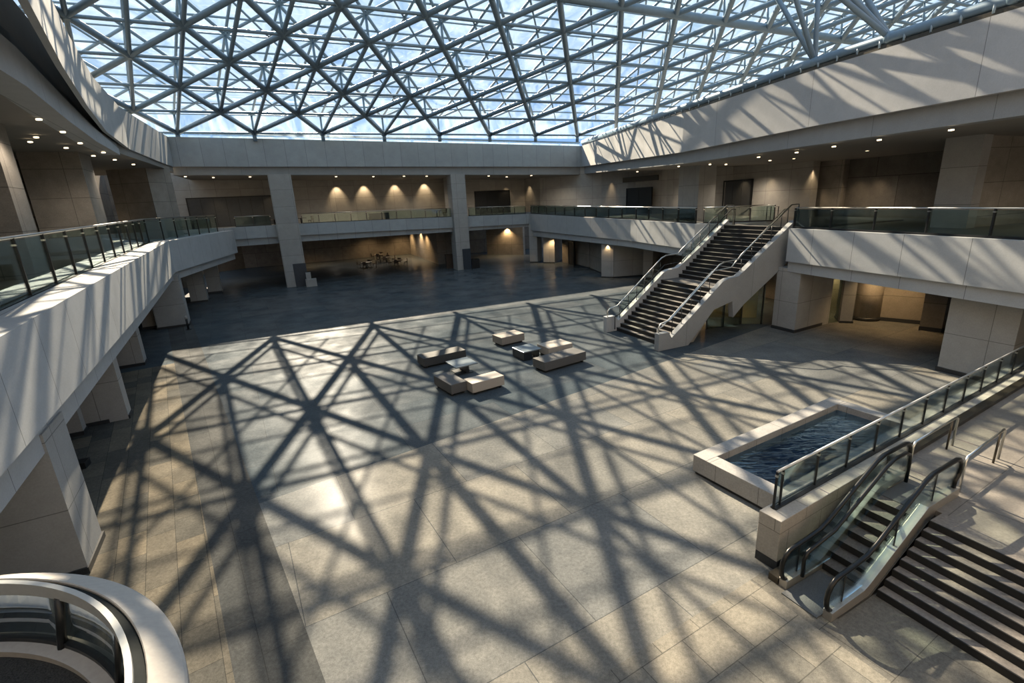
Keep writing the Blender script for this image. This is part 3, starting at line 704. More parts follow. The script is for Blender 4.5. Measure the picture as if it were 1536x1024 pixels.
for sgn in (1, -1):
    v0 = sgn * (half + .12)
    pts = [(-.62, .9), (-.62, 1.25), (-.45, 1.42), (.1, 1.52), (ul - .2, zline(ul) + 1.33), (ul + .15, zline(ul) + 1.45), (ul + landlen, zline(ul) + 1.5), (ul + landlen + .25, zline(ul) + 1.75), (runl, 5.8 + 1.22), (runl + .6, 5.8 + 1.22), (runl + .65, 5.8)]
    MB().tube([spt(u, v0, z) for u, z in pts], .04, 8).build('handrail', M['steel'], st)
    v1 = sgn * (half - .28)
    pts2 = [(-.35, .2), (-.35, 1.0), (.0, 1.12), (ul - .3, zline(ul) + .95), (ul + landlen, zline(ul) + 1.02), (ul + landlen + .3, zline(ul) + 1.3), (runl - .1, 6.75), (runl + .3, 6.8), (runl + .32, 5.8)]
    MB().tube([spt(u, v1, z) for u, z in pts2], .03, 8).build('handrail', M['steel'] if sgn < 0 else M['black'], st)
    for i in range(5):
        a = lerp(.3, ul - .2, i / 5); b = lerp(.3, ul - .2, (i + 1) / 5) - .06
        if sgn > 0: MB().extrude([(a, zline(a) + .40), (b, zline(b) + .40), (b, zline(b) + 1.28), (a, zline(a) + 1.30)], spt(0, v0, 0), sd, sn, .015).build('glass_panel', M['clearglass'], st)
        MB().tube([spt(a, v0, zline(a) + .4), spt(a, v0, zline(a) + 1.36)], .022, 6).build('post', M['black'], st)
        a = lerp(ul + landlen + .3, runl, i / 5); b = lerp(ul + landlen + .3, runl, (i + 1) / 5) - .06
        if sgn > 0: MB().extrude([(a, zline(a) + .40), (b, zline(b) + .36), (b, zline(b) + 1.15), (a, zline(a) + 1.20)], spt(0, v0, 0), sd, sn, .015).build('glass_panel', M['clearglass'], st)
        MB().tube([spt(a, v0, zline(a) + .4), spt(a, v0, zline(a) + 1.25)], .022, 6).build('post', M['black'], st)
# glazed lobby under the stair
gl = empty('glass_lobby', (12.0, 27.6, 0), 'small glass-walled lobby glowing amber under the staircase', 'glass lobby')
MB().box((11.7, 28.2, 0), V(2.5, .9, 0), V(.01, -.03, 0), V(0, 0, 2.35)).build('glass_wall', M['railglass'], gl)
MB().box((14.2, 29.1, 0), V(1.2, -.3, 0), V(.01, .03, 0), V(0, 0, 2.6)).build('glass_wall', M['railglass'], gl)
for p in ((11.7, 28.2), (12.9, 28.65), (14.2, 29.1), (15.3, 28.8)): MB().cbox((*p, 0), .07, .07, 2.6).build('mullion', M['black'], gl)
MB().box((12.6, 31.2, 0), V(3.2, -.8, 0), V(.05, .25, 0), V(0, 0, 2.8)).build('rear_panel', M['glazedroom'], gl)

# ------------------------------------------------------------------ pool
PO = V(5.14, 12.72, 0); PL, PW = 7.25, 3.08
po = empty('reflecting_pool', PO, 'raised rectangular stone pool of dark rippled water', 'pool')
pq = -QD
def pp(u, v, z): return PO + PD * u + pq * v + V(0, 0, z)
rw = .46
for (u0, v0, uu, vv) in ((0, 0, PL, rw), (0, PW - rw, PL, rw), (0, rw, rw, PW - 2 * rw), (PL - rw, rw, rw, PW - 2 * rw)):
    MB().box(pp(u0, v0, .1), PD * uu, pq * vv, V(0, 0, .52)).build('rim', M['pool_stone'], po, .015)
MB().box(pp(.06, .06, 0), PD * (PL - .12), pq * (PW - .12), V(0, 0, .1)).build('plinth', M['plinth'], po)
MB().box(pp(rw, rw, .1), PD * (PL - 2 * rw), pq * (PW - 2 * rw), V(0, 0, .02)).build('basin', M['pool_floor'], po)
MB().poly([pp(rw, rw, .40), pp(rw, PW - rw, .40), pp(PL - rw, PW - rw, .40), pp(PL - rw, rw, .40)]).build('water', M['water'], po)

# ------------------------------------------------------------------ parapet wall beside the escalator
WD = azv(60.4); WN = V(WD.y, -WD.x, 0)
WO = V(5.22, 9.14, 0); WL = 15.6
pw = empty('parapet_wall', WO, 'long low stone wall between the pool and the escalator', 'wall', kind='structure')
MB().box(WO + V(0, 0, .24), WD * WL, WN * .50, V(0, 0, 1.01)).build('wall_body', M['pier'], pw, .012)
MB().box(WO + WD * .02 + WN * .0, WD * (WL - .02), WN * .50, V(0, 0, .24)).build('plinth', M['plinth'], pw)
MB().box(WO + WD * 4.55 + WN * .50 + V(0, 0, .9), WD * (WL - 4.6), WN * .22, V(0, 0, .42)).build('dark_trim', M['bronze'], pw)
rp = [WO + WD * .28 + WN * .14 + V(0, 0, 1.25), WO + WD * (WL - .1) + WN * .14 + V(0, 0, 1.25)]
r_ = railing('clear glass railing on the low stone wall by the pool', rp, .92, 1.42, .03, .014, gm=M['clearglass'], railmat=M['railpaint'], shoe=.03, first=.22)

# ------------------------------------------------------------------ broad steps and landing
EN0 = V(7.06, 7.98, 0); ED = azv(154.7); EP = azv(64.7)
bs = empty('broad_steps', EN0, 'broad flight of brown steps with black risers right of the escalator', 'steps')
NS = 8; TR = .222; RI = .15
for k in range(NS):
    o = EN0 + EP * (TR * k) + ED * .06
    ln = 9.5
    s1 = MB(); z1 = RI * (k + 1)
    wd = TR + .12 if k < NS - 1 else .5
    s1.box(o + V(0, 0, z1 - RI - (0 if k == 0 else .0)), EP * .03, ED * ln, V(0, 0, RI), 1)
    s1.box(o + EP * .03 + V(0, 0, z1 - RI), EP * (wd - .03), ED * ln, V(0, 0, RI), 0)
    s1.build('step', [M['broad_tread'], M['step_riser']], bs)
u8 = TR * NS
T0 = EN0 + EP * (TR * (NS - 1) + .5); T1 = T0 + ED * 9.4
wr = lambda s: WO + WN * .55 + WD * s
ld = MB(); ld.prism([tuple(T0[:2]), tuple(T1[:2]), (30, 4.5), (30, 18), (19.3, 17.25), tuple(wr(4.1)[:2]), tuple((EN0 + EP * (TR * (NS - 1) + .5) - ED * 1.28)[:2])], 0, 1.2)
M['landing'] = stone('landing_stone', (.215, .197, .175), 2.6, 1.6, .01, .08, .55, .5, .28, .5)
struct('floor_landing', ld, M['landing'], 'raised stone landing at the top of the broad steps', 'floor')
def bar_rail(label, a, b, drop):
    a, b = v3(a), v3(b); e = empty('handrail', a, label, 'handrail')
    d = (b - a).normalized()
    MB().tube([V(a.x, a.y, 1.2), V(a.x, a.y, 1.95), V(a.x, a.y, 2.05) + d * .08, b + V(0, 0, .85) - d * .12, b + V(0, 0, .78), V(b.x, b.y, 1.2)], .028, 8).build('rail', M['steel'], e)
    c = a.lerp(b, .86); MB().tube([V(c.x, c.y, 1.2), V(c.x, c.y, 2.04)], .024, 8).build('post', M['bronze'], e)
    return e

# ------------------------------------------------------------------ escalator
XO = V(5.74, 7.93, 0); XD = azv(63.3); XN = V(-XD.y, XD.x, 0)      # XN points to the pool side
es = empty('escalator', XO, 'short black-railed escalator beside the broad steps', 'escalator')
def xp(u, v, z): return XO + XD * u + XN * v + V(0, 0, z)
UB0, UB1, UE = .95, 2.85, 4.25
def zes(u): return 0 if u < UB0 else (1.2 * (u - UB0) / (UB1 - UB0) if u < UB1 else 1.2)
hw = .36
for k in range(7):
    u = UB0 + .06 + (UB1 - UB0) / 7 * k
    s1 = MB(); s1.box(xp(u, -hw, .02 + .1714 * k), XD * .31, XN * 2 * hw, V(0, 0, .1514), 1, top=0); s1.build('step', [M['step_tread'], M['step_riser']], es)
MB().box(xp(-.35, -hw, 0), XD * (UB0 + .3), XN * 2 * hw, V(0, 0, .025)).build('comb_plate', M['comb'], es)
MB().box(xp(UB1 + .05, -hw, 1.13), XD * 1.0, XN * 2 * hw, V(0, 0, .085)).build('top_plate', M['comb'], es)
MB().extrude([(UB0 + .2, 0), (UB1 + 1.3, 0), (UB1 + 1.3, 1.1), (UB1 + .05, 1.1)], xp(0, -hw, 0), XD, XN, 2 * hw).build('truss', M['bronze'], es)
def loop(v, u0, u1, h=.95, top_end=True):
    q = []
    r = .34
    q.append((u0 + .3, .16))
    for i in range(9):
        a = -math.pi / 2 - math.pi * i / 8
        q.append((u0 + r + r * math.cos(a) * .9 - .02, .52 + .38 * math.sin(a)))
    q += [(u0 + .75, .93), (UB0 - .05, .99), (UB0 + .25, 1.12), (UB1 - .1, 1.2 + .84), (UB1 + .15, 1.2 + .92), (u1 - .25, 2.15)]
    for i in range(1, 6):
        a = math.pi / 2 - math.pi * i / 6
        q.append((u1 - .25 + .28 * math.cos(a), 1.85 + .30 * math.sin(a)))
    q.append((u1 - .12, 1.42))
    return q
def balustrade(v, u0, u1, clad, out):
    q = loop(v, u0, u1)
    MB().sweep([xp(u, v, z) for u, z in q], [(-.04, -.03)] * 0 or [(-.045, -.02), (-.045, .03), (.045, .03), (.045, -.02)]) if False else None
    MB().tube([xp(u, v, z) for u, z in q], .048, 10).build('handrail', M['rubber'], es)
    g = [(u, z) for u, z in q[3:-2]]
    low = [(u1 - .1, 1.38), (UB1 + .1, 1.36), (UB0 + .1, .28), (u0 + .35, .2)]
    MB().extrude(g + low, xp(0, v - .008, 0), XD, XN, .016).build('glass_panel', M['clearglass'], es)
    for u in (u0 + .55, (UB0 + UB1) / 2, UB1 + .35):
        z0 = zes(u) + .2; MB().tube([xp(u, v, z0), xp(u, v, z0 + .72)], .016, 6).build('mullion', M['black'], es)
    prof = [(u0 + .12, .0), (u0 + .12, .2), (UB0 - .1, .24), (UB0 + .1, .32), (UB1 + .05, 1.40), (u1, 1.42), (u1, 1.1), (UB1 + .1, 1.02), (UB0 + .25, 0)]
    MB().extrude(prof, xp(0, v - clad / 2 + out, 0), XD, XN, clad).build('skirt', M['skirt'], es, .008)
balustrade(-hw - .10, -.32, UE, .17, 0)
balustrade(hw + .10, -.30, UE - .1, .17, 0)
iv = hw - .10
MB().tube([xp(.12, iv, .30), xp(.10, iv, .72), xp(.2, iv, .86), xp(UB0 + .1, iv, 1.02), xp(UB0 + .35, iv, 1.16), xp(UB1 - .1, iv, 2.0), xp(UB1 + .2, iv, 2.1), xp(UE - .75, iv, 2.12), xp(UE - .55, iv, 2.02), xp(UE - .5, iv, 1.8), xp(UE - .5, iv, 1.3)], .040, 10).build('handrail', M['rubber'], es)
MB().extrude([(.2, .3), (.2, .84), (UB0 + .2, 1.0), (UB1, 2.02), (UE - .6, 2.08), (UE - .6, 1.42), (UB1 + .1, 1.40), (UB0 + .1, .34)], xp(0, iv - .006, 0), XD, XN, .012).build('glass_panel', M['clearglass'], es)
MB().extrude([(-.2, 0), (-.2, .16), (UB0 + .1, .2), (UB1, 1.2), (UE - .1, 1.22), (UE - .1, 0)], xp(0, hw + .19, 0), XD, XN, .22).build('side_casing', M['bronze'], es)
# outer cladding to the broad steps
MB().extrude([(.0, 0), (UB0 + .1, .02), (UB1 + .1, 1.05), (UE, 1.1), (UE, 0)], xp(0, -hw - .21, 0), XD, XN, .05).build('side_casing', M['bronze'], es)
h1 = xp(UE + .22, -hw - .1, 1.2); h2 = at(1497, 688, 1.2)
bar_rail('brushed steel handrail running on from the near escalator balustrade', (h1.x, h1.y, 1.2), (h2.x, h2.y, 1.2), 1)
h1 = xp(UE + .05, hw + .1, 1.2); h2 = at(1428, 668, 1.2)
bar_rail('brushed steel handrail running on from the far escalator balustrade', (h1.x, h1.y, 1.2), (h2.x, h2.y, 1.2), 1)

# ------------------------------------------------------------------ curved balustrade, bottom left
CC = V(-5.87, 1.43, 0)
def arc(r, z, a0=-35, a1=118, n=40): return [CC + V(math.cos(R(lerp(a0, a1, i / n))) * r, math.sin(R(lerp(a0, a1, i / n))) * r, z) for i in range(n + 1)]
cb = empty('curved_balustrade', CC + V(0, 0, 3.3), 'curved pale-capped glass balustrade around a dark carpeted landing', 'balustrade')
def ringband(r0, r1, z0, z1, name, mat, bevel=0, a0=-35, a1=118):
    rr = []
    for i in range(49):
        a = R(lerp(a0, a1, i / 48)); d = V(math.cos(a), math.sin(a), 0)
        rr.append([CC + d * r0 + V(0, 0, z0), CC + d * r1 + V(0, 0, z0), CC + d * r1 + V(0, 0, z1), CC + d * r0 + V(0, 0, z1)])
    return MB().rings(rr, 0, False).build(name, mat, cb, bevel)
def ringprof(prof, name, mat, a0=-35, a1=118):
    rr = []
    for i in range(57):
        a = R(lerp(a0, a1, i / 56)); d = V(math.cos(a), math.sin(a), 0)
        rr.append([CC + d * r_ + V(0, 0, z_) for r_, z_ in prof])
    return MB().rings(rr, 0, False).build(name, mat, cb)
ringprof([(3.17, 4.04), (3.44, 3.94), (3.44, 4.03), (3.42, 4.05), (3.18, 4.19), (3.17, 4.18)], 'cap', M['cap'])
ringprof([(3.085, 4.08), (3.17, 4.06), (3.17, 4.155), (3.085, 4.20)], 'dark_inlay', M['inlay'])
ringprof([(3.03, 4.10), (3.085, 4.10), (3.085, 4.25), (3.03, 4.25)], 'handrail', M['railpaint'])
ringprof([(2.80, 3.42), (3.06, 3.42), (3.06, 3.56), (2.80, 3.56)], 'curb', M['cap'])
ringprof([(2.86, 3.0), (3.06, 3.0), (3.06, 3.42), (2.86, 3.42)], 'edge_wall', M['fascia'])
ringprof([(2.93, 3.56), (3.0, 3.56), (3.0, 3.61), (2.93, 3.61)], 'shoe', M['black'])
CA = [-30, -8, 14, 36, 52, 74, 96, 116]
for i, a in enumerate(CA):
    d = V(math.cos(R(a)), math.sin(R(a)), 0); thick = .045 if i in (3, 5) else .028
    MB().tube([CC + d * 2.93 + V(0, 0, 3.54), CC + d * 3.05 + V(0, 0, 4.11)], thick, 8).build('post', M['black'], cb)
    if i < len(CA) - 1:
        rr = []
        for j in range(9):
            aa = R(lerp(CA[i] + 1, CA[i + 1] - 1, j / 8)); dd = V(math.cos(aa), math.sin(aa), 0)
            rr.append([CC + dd * 2.955 + V(0, 0, 3.59), CC + dd * 2.97 + V(0, 0, 3.59), CC + dd * 3.065 + V(0, 0, 4.11), CC + dd * 3.05 + V(0, 0, 4.11)])
        MB().rings(rr, 0, True).build('glass_panel', M['clearglass'], cb)
fl2 = MB(); fl2.prism([tuple((CC + V(math.cos(R(a)), math.sin(R(a)), 0) * 2.85)[:2]) for a in range(0, 360, 8)], 3.2, 3.49)
struct('floor_landing_curved', fl2, M['carpet'], 'dark flecked carpet floor inside the curved balustrade', 'floor')
fl2 = MB(); fl2.prism([tuple((CC + V(math.cos(R(a)), math.sin(R(a)), 0) * 2.5)[:2]) for a in range(0, 360, 8)], 0, 3.2)
struct('wall_drum', fl2, M['fascia'], 'round drum wall carrying the curved landing', 'wall')

# ------------------------------------------------------------------ benches and tables
def bench(label, c, ln, w, a, mat, group='lounge benches', h=.55):
    d = azv(a); n = V(-d.y, d.x, 0)
    e = empty('bench', (c[0], c[1], 0), label, 'bench', group)
    MB().cbox((c[0], c[1], .11), ln, w, h - .11, d).build('seat', mat, e, .02)
    for su in (-1, 1):
        for sv in (-1, 1):
            p = V(c[0], c[1], 0) + d * su * (ln / 2 - .18) + n * sv * (w / 2 - .13)
            MB().cbox(p, .1, .1, .115, d).build('foot', M['black'], e)
    return e
bench('long charcoal bench behind the thin-topped table', (-3.72, 24.42), 2.38, .92, 59.5, M['bench_dark'])
bench('grey bench set end-on in front of the thin-topped table', (-2.85, 20.42), 1.66, .78, 145.5, M['bench_grey'])
bench('cream bench in front, touching the end-on grey bench', (-1.32, 20.32), 1.62, .80, 57.5, M['bench_cream'])
bench('cream-topped taupe bench furthest back, standing alone', (-.20, 27.45), 1.58, 1.04, 57, M['bench_taupe'])
bench('cream bench half hidden behind the long grey bench', (2.28, 25.0), 1.55, 1.10, 60, M['bench_cream'])
bench('long grey bench beside the solid dark table', (2.33, 23.02), 2.62, .98, 56.5, M['bench_grey'])
d = azv(59.5); n = V(-d.y, d.x, 0)
e = empty('coffee_table', (-2.53, 22.77, 0), 'low table with a thin blue-grey top on a dark pedestal', 'table', 'lounge tables')
MB().cbox((-2.53, 22.77, .44), 1.18, 1.22, .06, d).build('table_top', M['tabletop'], e, .008)
MB().cbox(V(-2.53, 22.77, .03) + d * .12, .16, .8, .41, d).build('pedestal', M['tabledark'], e)
MB().cbox(V(-2.53, 22.77, 0), .8, .85, .03, d).build('base', M['tabledark'], e)
e = empty('coffee_table', (.76, 24.62, 0), 'low blue-topped table with solid dark sides, between the cream benches', 'table', 'lounge tables')
MB().cbox((.76, 24.62, .44), 1.12, 1.15, .06, d).build('table_top', M['tabletop'], e, .008)
MB().cbox(V(.76, 24.62, .04) - d * .3, .5, 1.1, .4, d).build('cabinet', M['tabledark'], e)
MB().cbox(V(.76, 24.62, 0) + d * .44, .08, .9, .44, d).build('leg', M['tabledark'], e)

# ------------------------------------------------------------------ space-frame roof
HM = ((130.5129, -79.1858, 380.9852), (12.1799, -46.151, 199.6371), (0.0574, -0.0871, 1.0))
def lat(i, j):
    w = HM[2][0] * i + HM[2][1] * j + 1.0
    if w < .10: return None
    return (HM[0][0] * i + HM[0][1] * j + HM[0][2]) / w, (HM[1][0] * i + HM[1][1] * j + HM[1][2]) / w
G0 = V(-31.3, 50.3, 15.75); GE = V(.924, .383, 0); GN = V(.383, -.924, 0)
TILT = math.tan(R(8.0)); STR = -.02
# plane z = G0.z + STR*(p-G0).GE + TILT*(p-G0).GN
def roofpt(px, py, dz=0.0):
    d_ = ray(px, py); g = V(STR * GE.x + TILT * GN.x, STR * GE.y + TILT * GN.y, -1)
    num = g.dot(V(G0.x, G0.y, G0.z + dz) - CAMP); den = g.dot(d_)
    if abs(den) < 1e-6: return None
    t = num / den
    return CAMP + d_ * t if t > 0 else None
RNM = V(-(STR * GE.x + TILT * GN.x), -(STR * GE.y + TILT * GN.y), 1).normalized()
NODE = {}
for i in range(-6, 19):
    for j in range(0, 10):
        q = lat(i, j)
        if q is None: continue
        if q[1] < -900 or q[0] < -900 or q[0] > 3200: continue
        p = roofpt(*q)
        if p is None or p.length > 130 or p.y < -4 or p.x < -48 or p.x > 50: continue
        NODE[i, j] = p
roof = empty('glass_roof', (0, 35, 15), 'blue-grey steel space frame with glass panes roofing the whole hall', 'roof', kind='structure')
DEP = 1.7
def top(p): return p + RNM * DEP
def rad(p, a, b):      # the frame gets slimmer away from the back wall
    t = max(0, min(1, (p - G0).dot(GN) / 45)); return lerp(a, b, t)
def runs(di, dj):
    out = []; seen = set()
    for k in sorted(NODE):
        if k in seen: continue
        if (k[0] - di, k[1] - dj) in NODE: continue
        ch = []; c = k
        while c in NODE: ch.append(c); seen.add(c); c = (c[0] + di, c[1] + dj)
        if len(ch) > 1: out.append(ch)
    return out
for (di, dj), a, b, n_ in (((0, 1), .24, .17, 10), ((1, 1), .21, .15, 10), ((1, 0), .10, .12, 8)):
    for ch in runs(di, dj):
        P = [NODE[k] for k in ch]
        MB().tube(P, [rad(p, a, b) for p in P], n_).build('chord', M['tube'], roof)
        T = [top(p) for p in P]
        MB().tube(T, [rad(p, a * .55, b * .5) for p in P], 8).build('glazing_bar', M['bar'], roof)
for ch in runs(1, 2):
    B_ = [NODE[k] for k in ch if k[0] <= 3 and k[1] <= 6]
    if len(B_) > 1: MB().tube(B_, [rad(p, .155, .12) for p in B_], 8).build('chord', M['tube'], roof)
    T = [top(NODE[k]) for k in ch]
    if len(T) > 1: MB().tube(T, [rad(p, .11, .08) for p in T], 6).build('glazing_bar', M['bar'], roof)
rg6 = [NODE[i, 6] for i in range(6, 18) if (i, 6) in NODE]
MB().tube(rg6, .26, 10).build('ridge_chord', M['tube'], roof)
cnt = 0
order = sorted(NODE, key=lambda k: NODE[k].length)
extra = MB()
for k in order:
    p = NODE[k]; r0 = rad(p, .29, .21)
    q = lat(*k)
    inview = -60 < q[0] < 1600 and -60 < q[1] < 300
    tgt = MB() if (inview and cnt < 95) else extra
    tgt.ball(p, r0 * 1.18, 0, 10, .8)
    tgt.tube([p, top(p)], r0 * .34, 6)
    if tgt is not extra: tgt.build('node', M['node'], roof); cnt += 1
if extra.v: tag(extra.build('node', M['node'], roof), kind='stuff')
gm = MB()
for (i, j) in NODE:
    ks = [(i, j), (i + 1, j), (i + 1, j + 1), (i, j + 1)]
    if all(k in NODE for k in ks):
        gm.poly([top(NODE[k]) + RNM * .06 for k in ks])
for i in range(-6, 18):
    if (i, 0) in NODE and (i + 1, 0) in NODE:
        a_, b_ = NODE[i, 0], NODE[i + 1, 0]
        gm.poly([top(a_) + RNM * .06, top(b_) + RNM * .06, b_ + V(-.1, .3, -.35), a_ + V(-.1, .3, -.35)])
gm.build('glazing', M['roofglass'], roof)
# thin mullions halfway between the bars
mid = MB()
for i in range(-6, 19):
    for j in range(0, 10):
        a_, b_, c2, d2 = (i, j), (i, j + 1), (i + 1, j), (i + 1, j + 1)
        if all(k in NODE for k in (a_, b_, c2, d2)):
            mid.tube([top((NODE[a_] + NODE[b_]) / 2), top((NODE[c2] + NODE[d2]) / 2)], .075, 5)
            mid.tube([top((NODE[a_] + NODE[c2]) / 2), top((NODE[b_] + NODE[d2]) / 2)], .075, 5)
mid.build('mullion', M['bar'], roof)
# edge beam along the top of the right fascia wall, and sill along the back
eb = [V(*p, z + .55) for p, z in zip(offs([V(*q, 0) for q in UR], -.2), URt)] if False else [V(p.x, p.y, z + .42) for p, z in zip(offs(UR, -.25), URt)]
MB().tube(eb, [.30, .24, .22, .2, .2, .2], 12).build('edge_beam', M['tube'], roof)
sl = MB(); sl.sweep([V(p.x, p.y, z + .02) for p, z in zip(offs(UR, -.1), URt)], [(0, 0), (0, .16), (-.25, .16), (-.25, 0)]); sl.build('gutter', M['bronze'], roof)
for i in range(46):
    s = 1.5 + i * 1.05; c, d_ = walk([V(p.x, p.y, z) for p, z in zip(offs(UR, -.1), URt)], s)
    if c.y < 3: break
    MB().tube([c + V(0, 0, .1), c + V(.0, 0, .4)], .05, 6).build('bracket', M['bar'], roof)
sb = [V(p.x, p.y, z + .45) for p, z in zip(offs(UB, -.4), UBt)]
MB().sweep(sb, [(0, -.08), (0, .08), (-.3, .08), (-.3, -.08)]).build('sill_beam', M['tube'], roof)
cg = MB(); cg.sweep([V(p.x, p.y, z) for p, z in zip(offs(UB, -.5), UBt)], [(0, 0), (0, .45), (-.03, .45), (-.03, 0)]); cg.build('clerestory', M['roofglass'], roof)
for j in range(1):
    for i in range(-1, 8):
        if (i, 0) in NODE:
            p = NODE[i, 0]; MB().tube([p, p - V(0, 0, .75)], .2, 8).build('bearing_post', M['tube'], roof)

EBP = eb
for s in (41.0, 44.8, 49.2, 54.0):
    c, _ = walk([V(p.x, p.y, p.z) for p in EBP], s)
    cand = sorted((k for k in NODE if NODE[k].z > c.z + 2), key=lambda k: (V(NODE[k].x, NODE[k].y, 0) - V(c.x - 1.0, c.y, 0)).length)[:3]
    for k in cand: MB().tube([c, NODE[k]], .12, 8).build('strut', M['tube'], roof)
    MB().ball(c, .26, 0, 10).build('node', M['node'], roof)
# upstands added to shut out sun and sky between fascia tops and roof
def upstand(name, path, z, label):
    P = [V(p[0], p[1], zz) for p, zz in zip(path, z)]; a = []; b = []
    for p in P:
        d_ = (p + V(0, 0, .0)) - CAMP; g = V(STR * GE.x + TILT * GN.x, STR * GE.y + TILT * GN.y, -1)
        t = g.dot(G0 + V(0, 0, 1.1) - CAMP) / g.dot(d_)
        if t <= 1 or t > 4: t = 2.2
        e_ = CAMP + d_ * t
        a.append(p); b.append(V(e_.x, e_.y, max(e_.z, p.z)) + V(0, 0, -.15))
    mb = MB(); rr = [[x, y, y + V(0, 0, -.3), x + V(0, 0, -.3)] for x, y in zip(a, b)]
    mb.rings(rr); return struct(name, mb, M['soffit'], label, 'wall')
upstand('wall_left_light_block', [tuple(p[:2]) for p in offs(UL, -.1)], [z - .05 for z in ULt], 'added sloping light-blocking upstand from the left fascia wall to the roof edge')
upstand('wall_right_light_block', [tuple(p[:2]) for p in offs(UR, -1.0)], [z - .05 for z in URt], 'added sloping light-blocking upstand from the right fascia wall to the roof edge')

# ------------------------------------------------------------------ downlights
def downlights(pts, lab, group, size, axis, z0=None, spots=()):
    for k, p in enumerate(pts):
        e = MB(); d = v3(axis)
        e.cbox(V(p[0], p[1], p[2] - .05), size, size * .75, .05, d, 0)
        o = e.build('downlight', M['lamp'], loc=(p[0], p[1], p[2]))
        tag(o, lab(k), 'ceiling light', group)
def place(pxs, z): return [at(x, y, z) for x, y in pxs]
rl_ = [(1427, 194), (1319, 209), (1362, 220), (1251, 219), (1195, 228), (1138, 235), (1243, 232), (1191, 237), (1089, 246), (1301, 225), (1018, 249), (956, 257), (1155, 240), (1065, 246)]
pts = []
for x, y in rl_:
    zz = 9.86; p = at(x, y, zz); pts.append(p)
pts.sort(key=lambda p: p.length)
downlights(pts, lambda k: f'small lit downlight in the right gallery soffit, {ORD[k]} counting from the right edge', 'downlights of the right gallery', .15, (0, 1, 0))
rlp = pts
pts = sorted(place([(58, 178), (94, 197), (54, 205), (45, 212), (120, 214), (99, 221), (140, 233), (155, 228), (172, 239), (200, 246), (70, 240)], 11.5), key=lambda p: p.length)
downlights(pts, lambda k: f'small lit downlight in the left gallery soffit, {ORD[k]} counting from the nearest', 'downlights of the left gallery', .14, (1, 0, 0))
pts = []
for x, y in [(278, 264.5), (320, 266), (375, 265), (504, 264.5), (560, 264.5), (606, 264), (640, 264), (674, 264), (733, 263.5), (760, 265), (797, 263)]:
    k = (x - 258) / (872 - 258); zz = lerp(11.9, 10.86, k) - .02; pts.append(at(x, y, zz))
downlights(pts, lambda k: f'small lit downlight in the back gallery soffit, {ORD[k]} counting from the left', 'downlights of the back gallery', .2, BD)

def spot(loc, power, size=75, col=(1, .72, .42), blend=.8, tgt=None):
    l = bpy.data.lights.new('spot', 'SPOT'); l.energy = power; l.color = col; l.spot_size = R(size); l.spot_blend = blend; l.shadow_soft_size = .08
    o = bpy.data.objects.new('spot', l); COL.objects.link(o); o.location = v3(loc)
    if tgt is not None:
        o.rotation_euler = (v3(tgt) - v3(loc)).to_track_quat('-Z', 'Y').to_euler()
    return o
def pointl(loc, power, col=(1, .66, .34), r=.15):
    l = bpy.data.lights.new('lamp_light', 'POINT'); l.energy = power; l.color = col; l.shadow_soft_size = r
    o = bpy.data.objects.new('lamp_light', l); COL.objects.link(o); o.location = v3(loc); return o
# wall washers on the back gallery
wp, wq = V(-22.0, 66.2, 0), V(-7.5, 71.6, 0); wn = V((wq - wp).y, -(wq - wp).x, 0).normalized()
for t in (.02, .24, .5, .76):
    p = wp.lerp(wq, t) + wn * .7; spot((p.x, p.y, 11.2), 420, 75, tgt=(p.x - wn.x * .75, p.y - wn.y * .75, 9.2))
spot((-8.6, 69.6, 11.0), 200, 60, tgt=(-8.2, 69.8, 6))
for (x, y, z, p) in ((3.2, 74.5, 10.6, 240), (0.5, 74.2, 10.7, 160), (-28, 61.5, 11.3, 240), (-33, 58.5, 11.3, 200), (12.6, 63, 10.4, 240), (20.2, 43.8, 9.5, 200), (21.0, 41.0, 9.5, 150), (24.2, 35.5, 9.3, 130), (24.6, 34.2, 9.3, 130), (22.5, 37.2, 9.3, 220), (-27.8, 32.8, 11.3, 220), (-24, 26, 11.3, 90), (16.6, 52.0, 9.6, 120)):
    spot((x, y, z), p, 80, tgt=(x, y, 0))
# lower rooms
for (x, y, z, p) in ((-12.6, 72.5, 4.2, 90), (-13.6, 76.0, 4.2, 90), (-17, 82, 4.3, 110), (-22, 80, 4.3, 60), (0, 75.5, 4.0, 110), (4, 71, 3.8, 70), (-30, 74, 4.2, 50), (22.4, 26.9, 3.2, 16), (21.0, 27.3, 3.2, 26), (20.5, 30.2, 3.0, 25), (16.6, 27.0, 3.2, 0), (13.2, 30.6, 2.3, 45), (16.2, 34.5, 3.2, 60), (16.0, 43, 3.1, 40), (10.0, 49.2, 3.2, 25), (5.6, 62.6, 3.2, 50)):
    if p: spot((x, y, z), p * 9.0, 130, (1, .64, .30), tgt=(x, y, 0))
for (x, y, z, p) in ((-20, 60, 11.2, 260), (-11, 64.5, 11.0, 260), (-28, 56, 11.4, 220), (-2, 68, 10.7, 260), (6, 66.5, 10.6, 200), (17, 50, 9.5, 170), (19.5, 41, 9.4, 170), (22, 33, 9.4, 150), (25, 20, 9.4, 120), (-22, 27, 11.2, 130), (-25, 33, 11.3, 130), (-17, 19, 11.2, 100), (-20, 70, 4.3, 200), (-15, 76, 4.3, 200), (-26, 74, 4.3, 130), (-1, 70, 4.2, 150), (-34, 60, 4.2, 100)):
    spot((x, y, z), p * (3.6 if z > 6 else 2.2), 155, (1, .84, .66), 1.0, (x, y, 0))  # wide spots added as fill light for the galleries and dining room
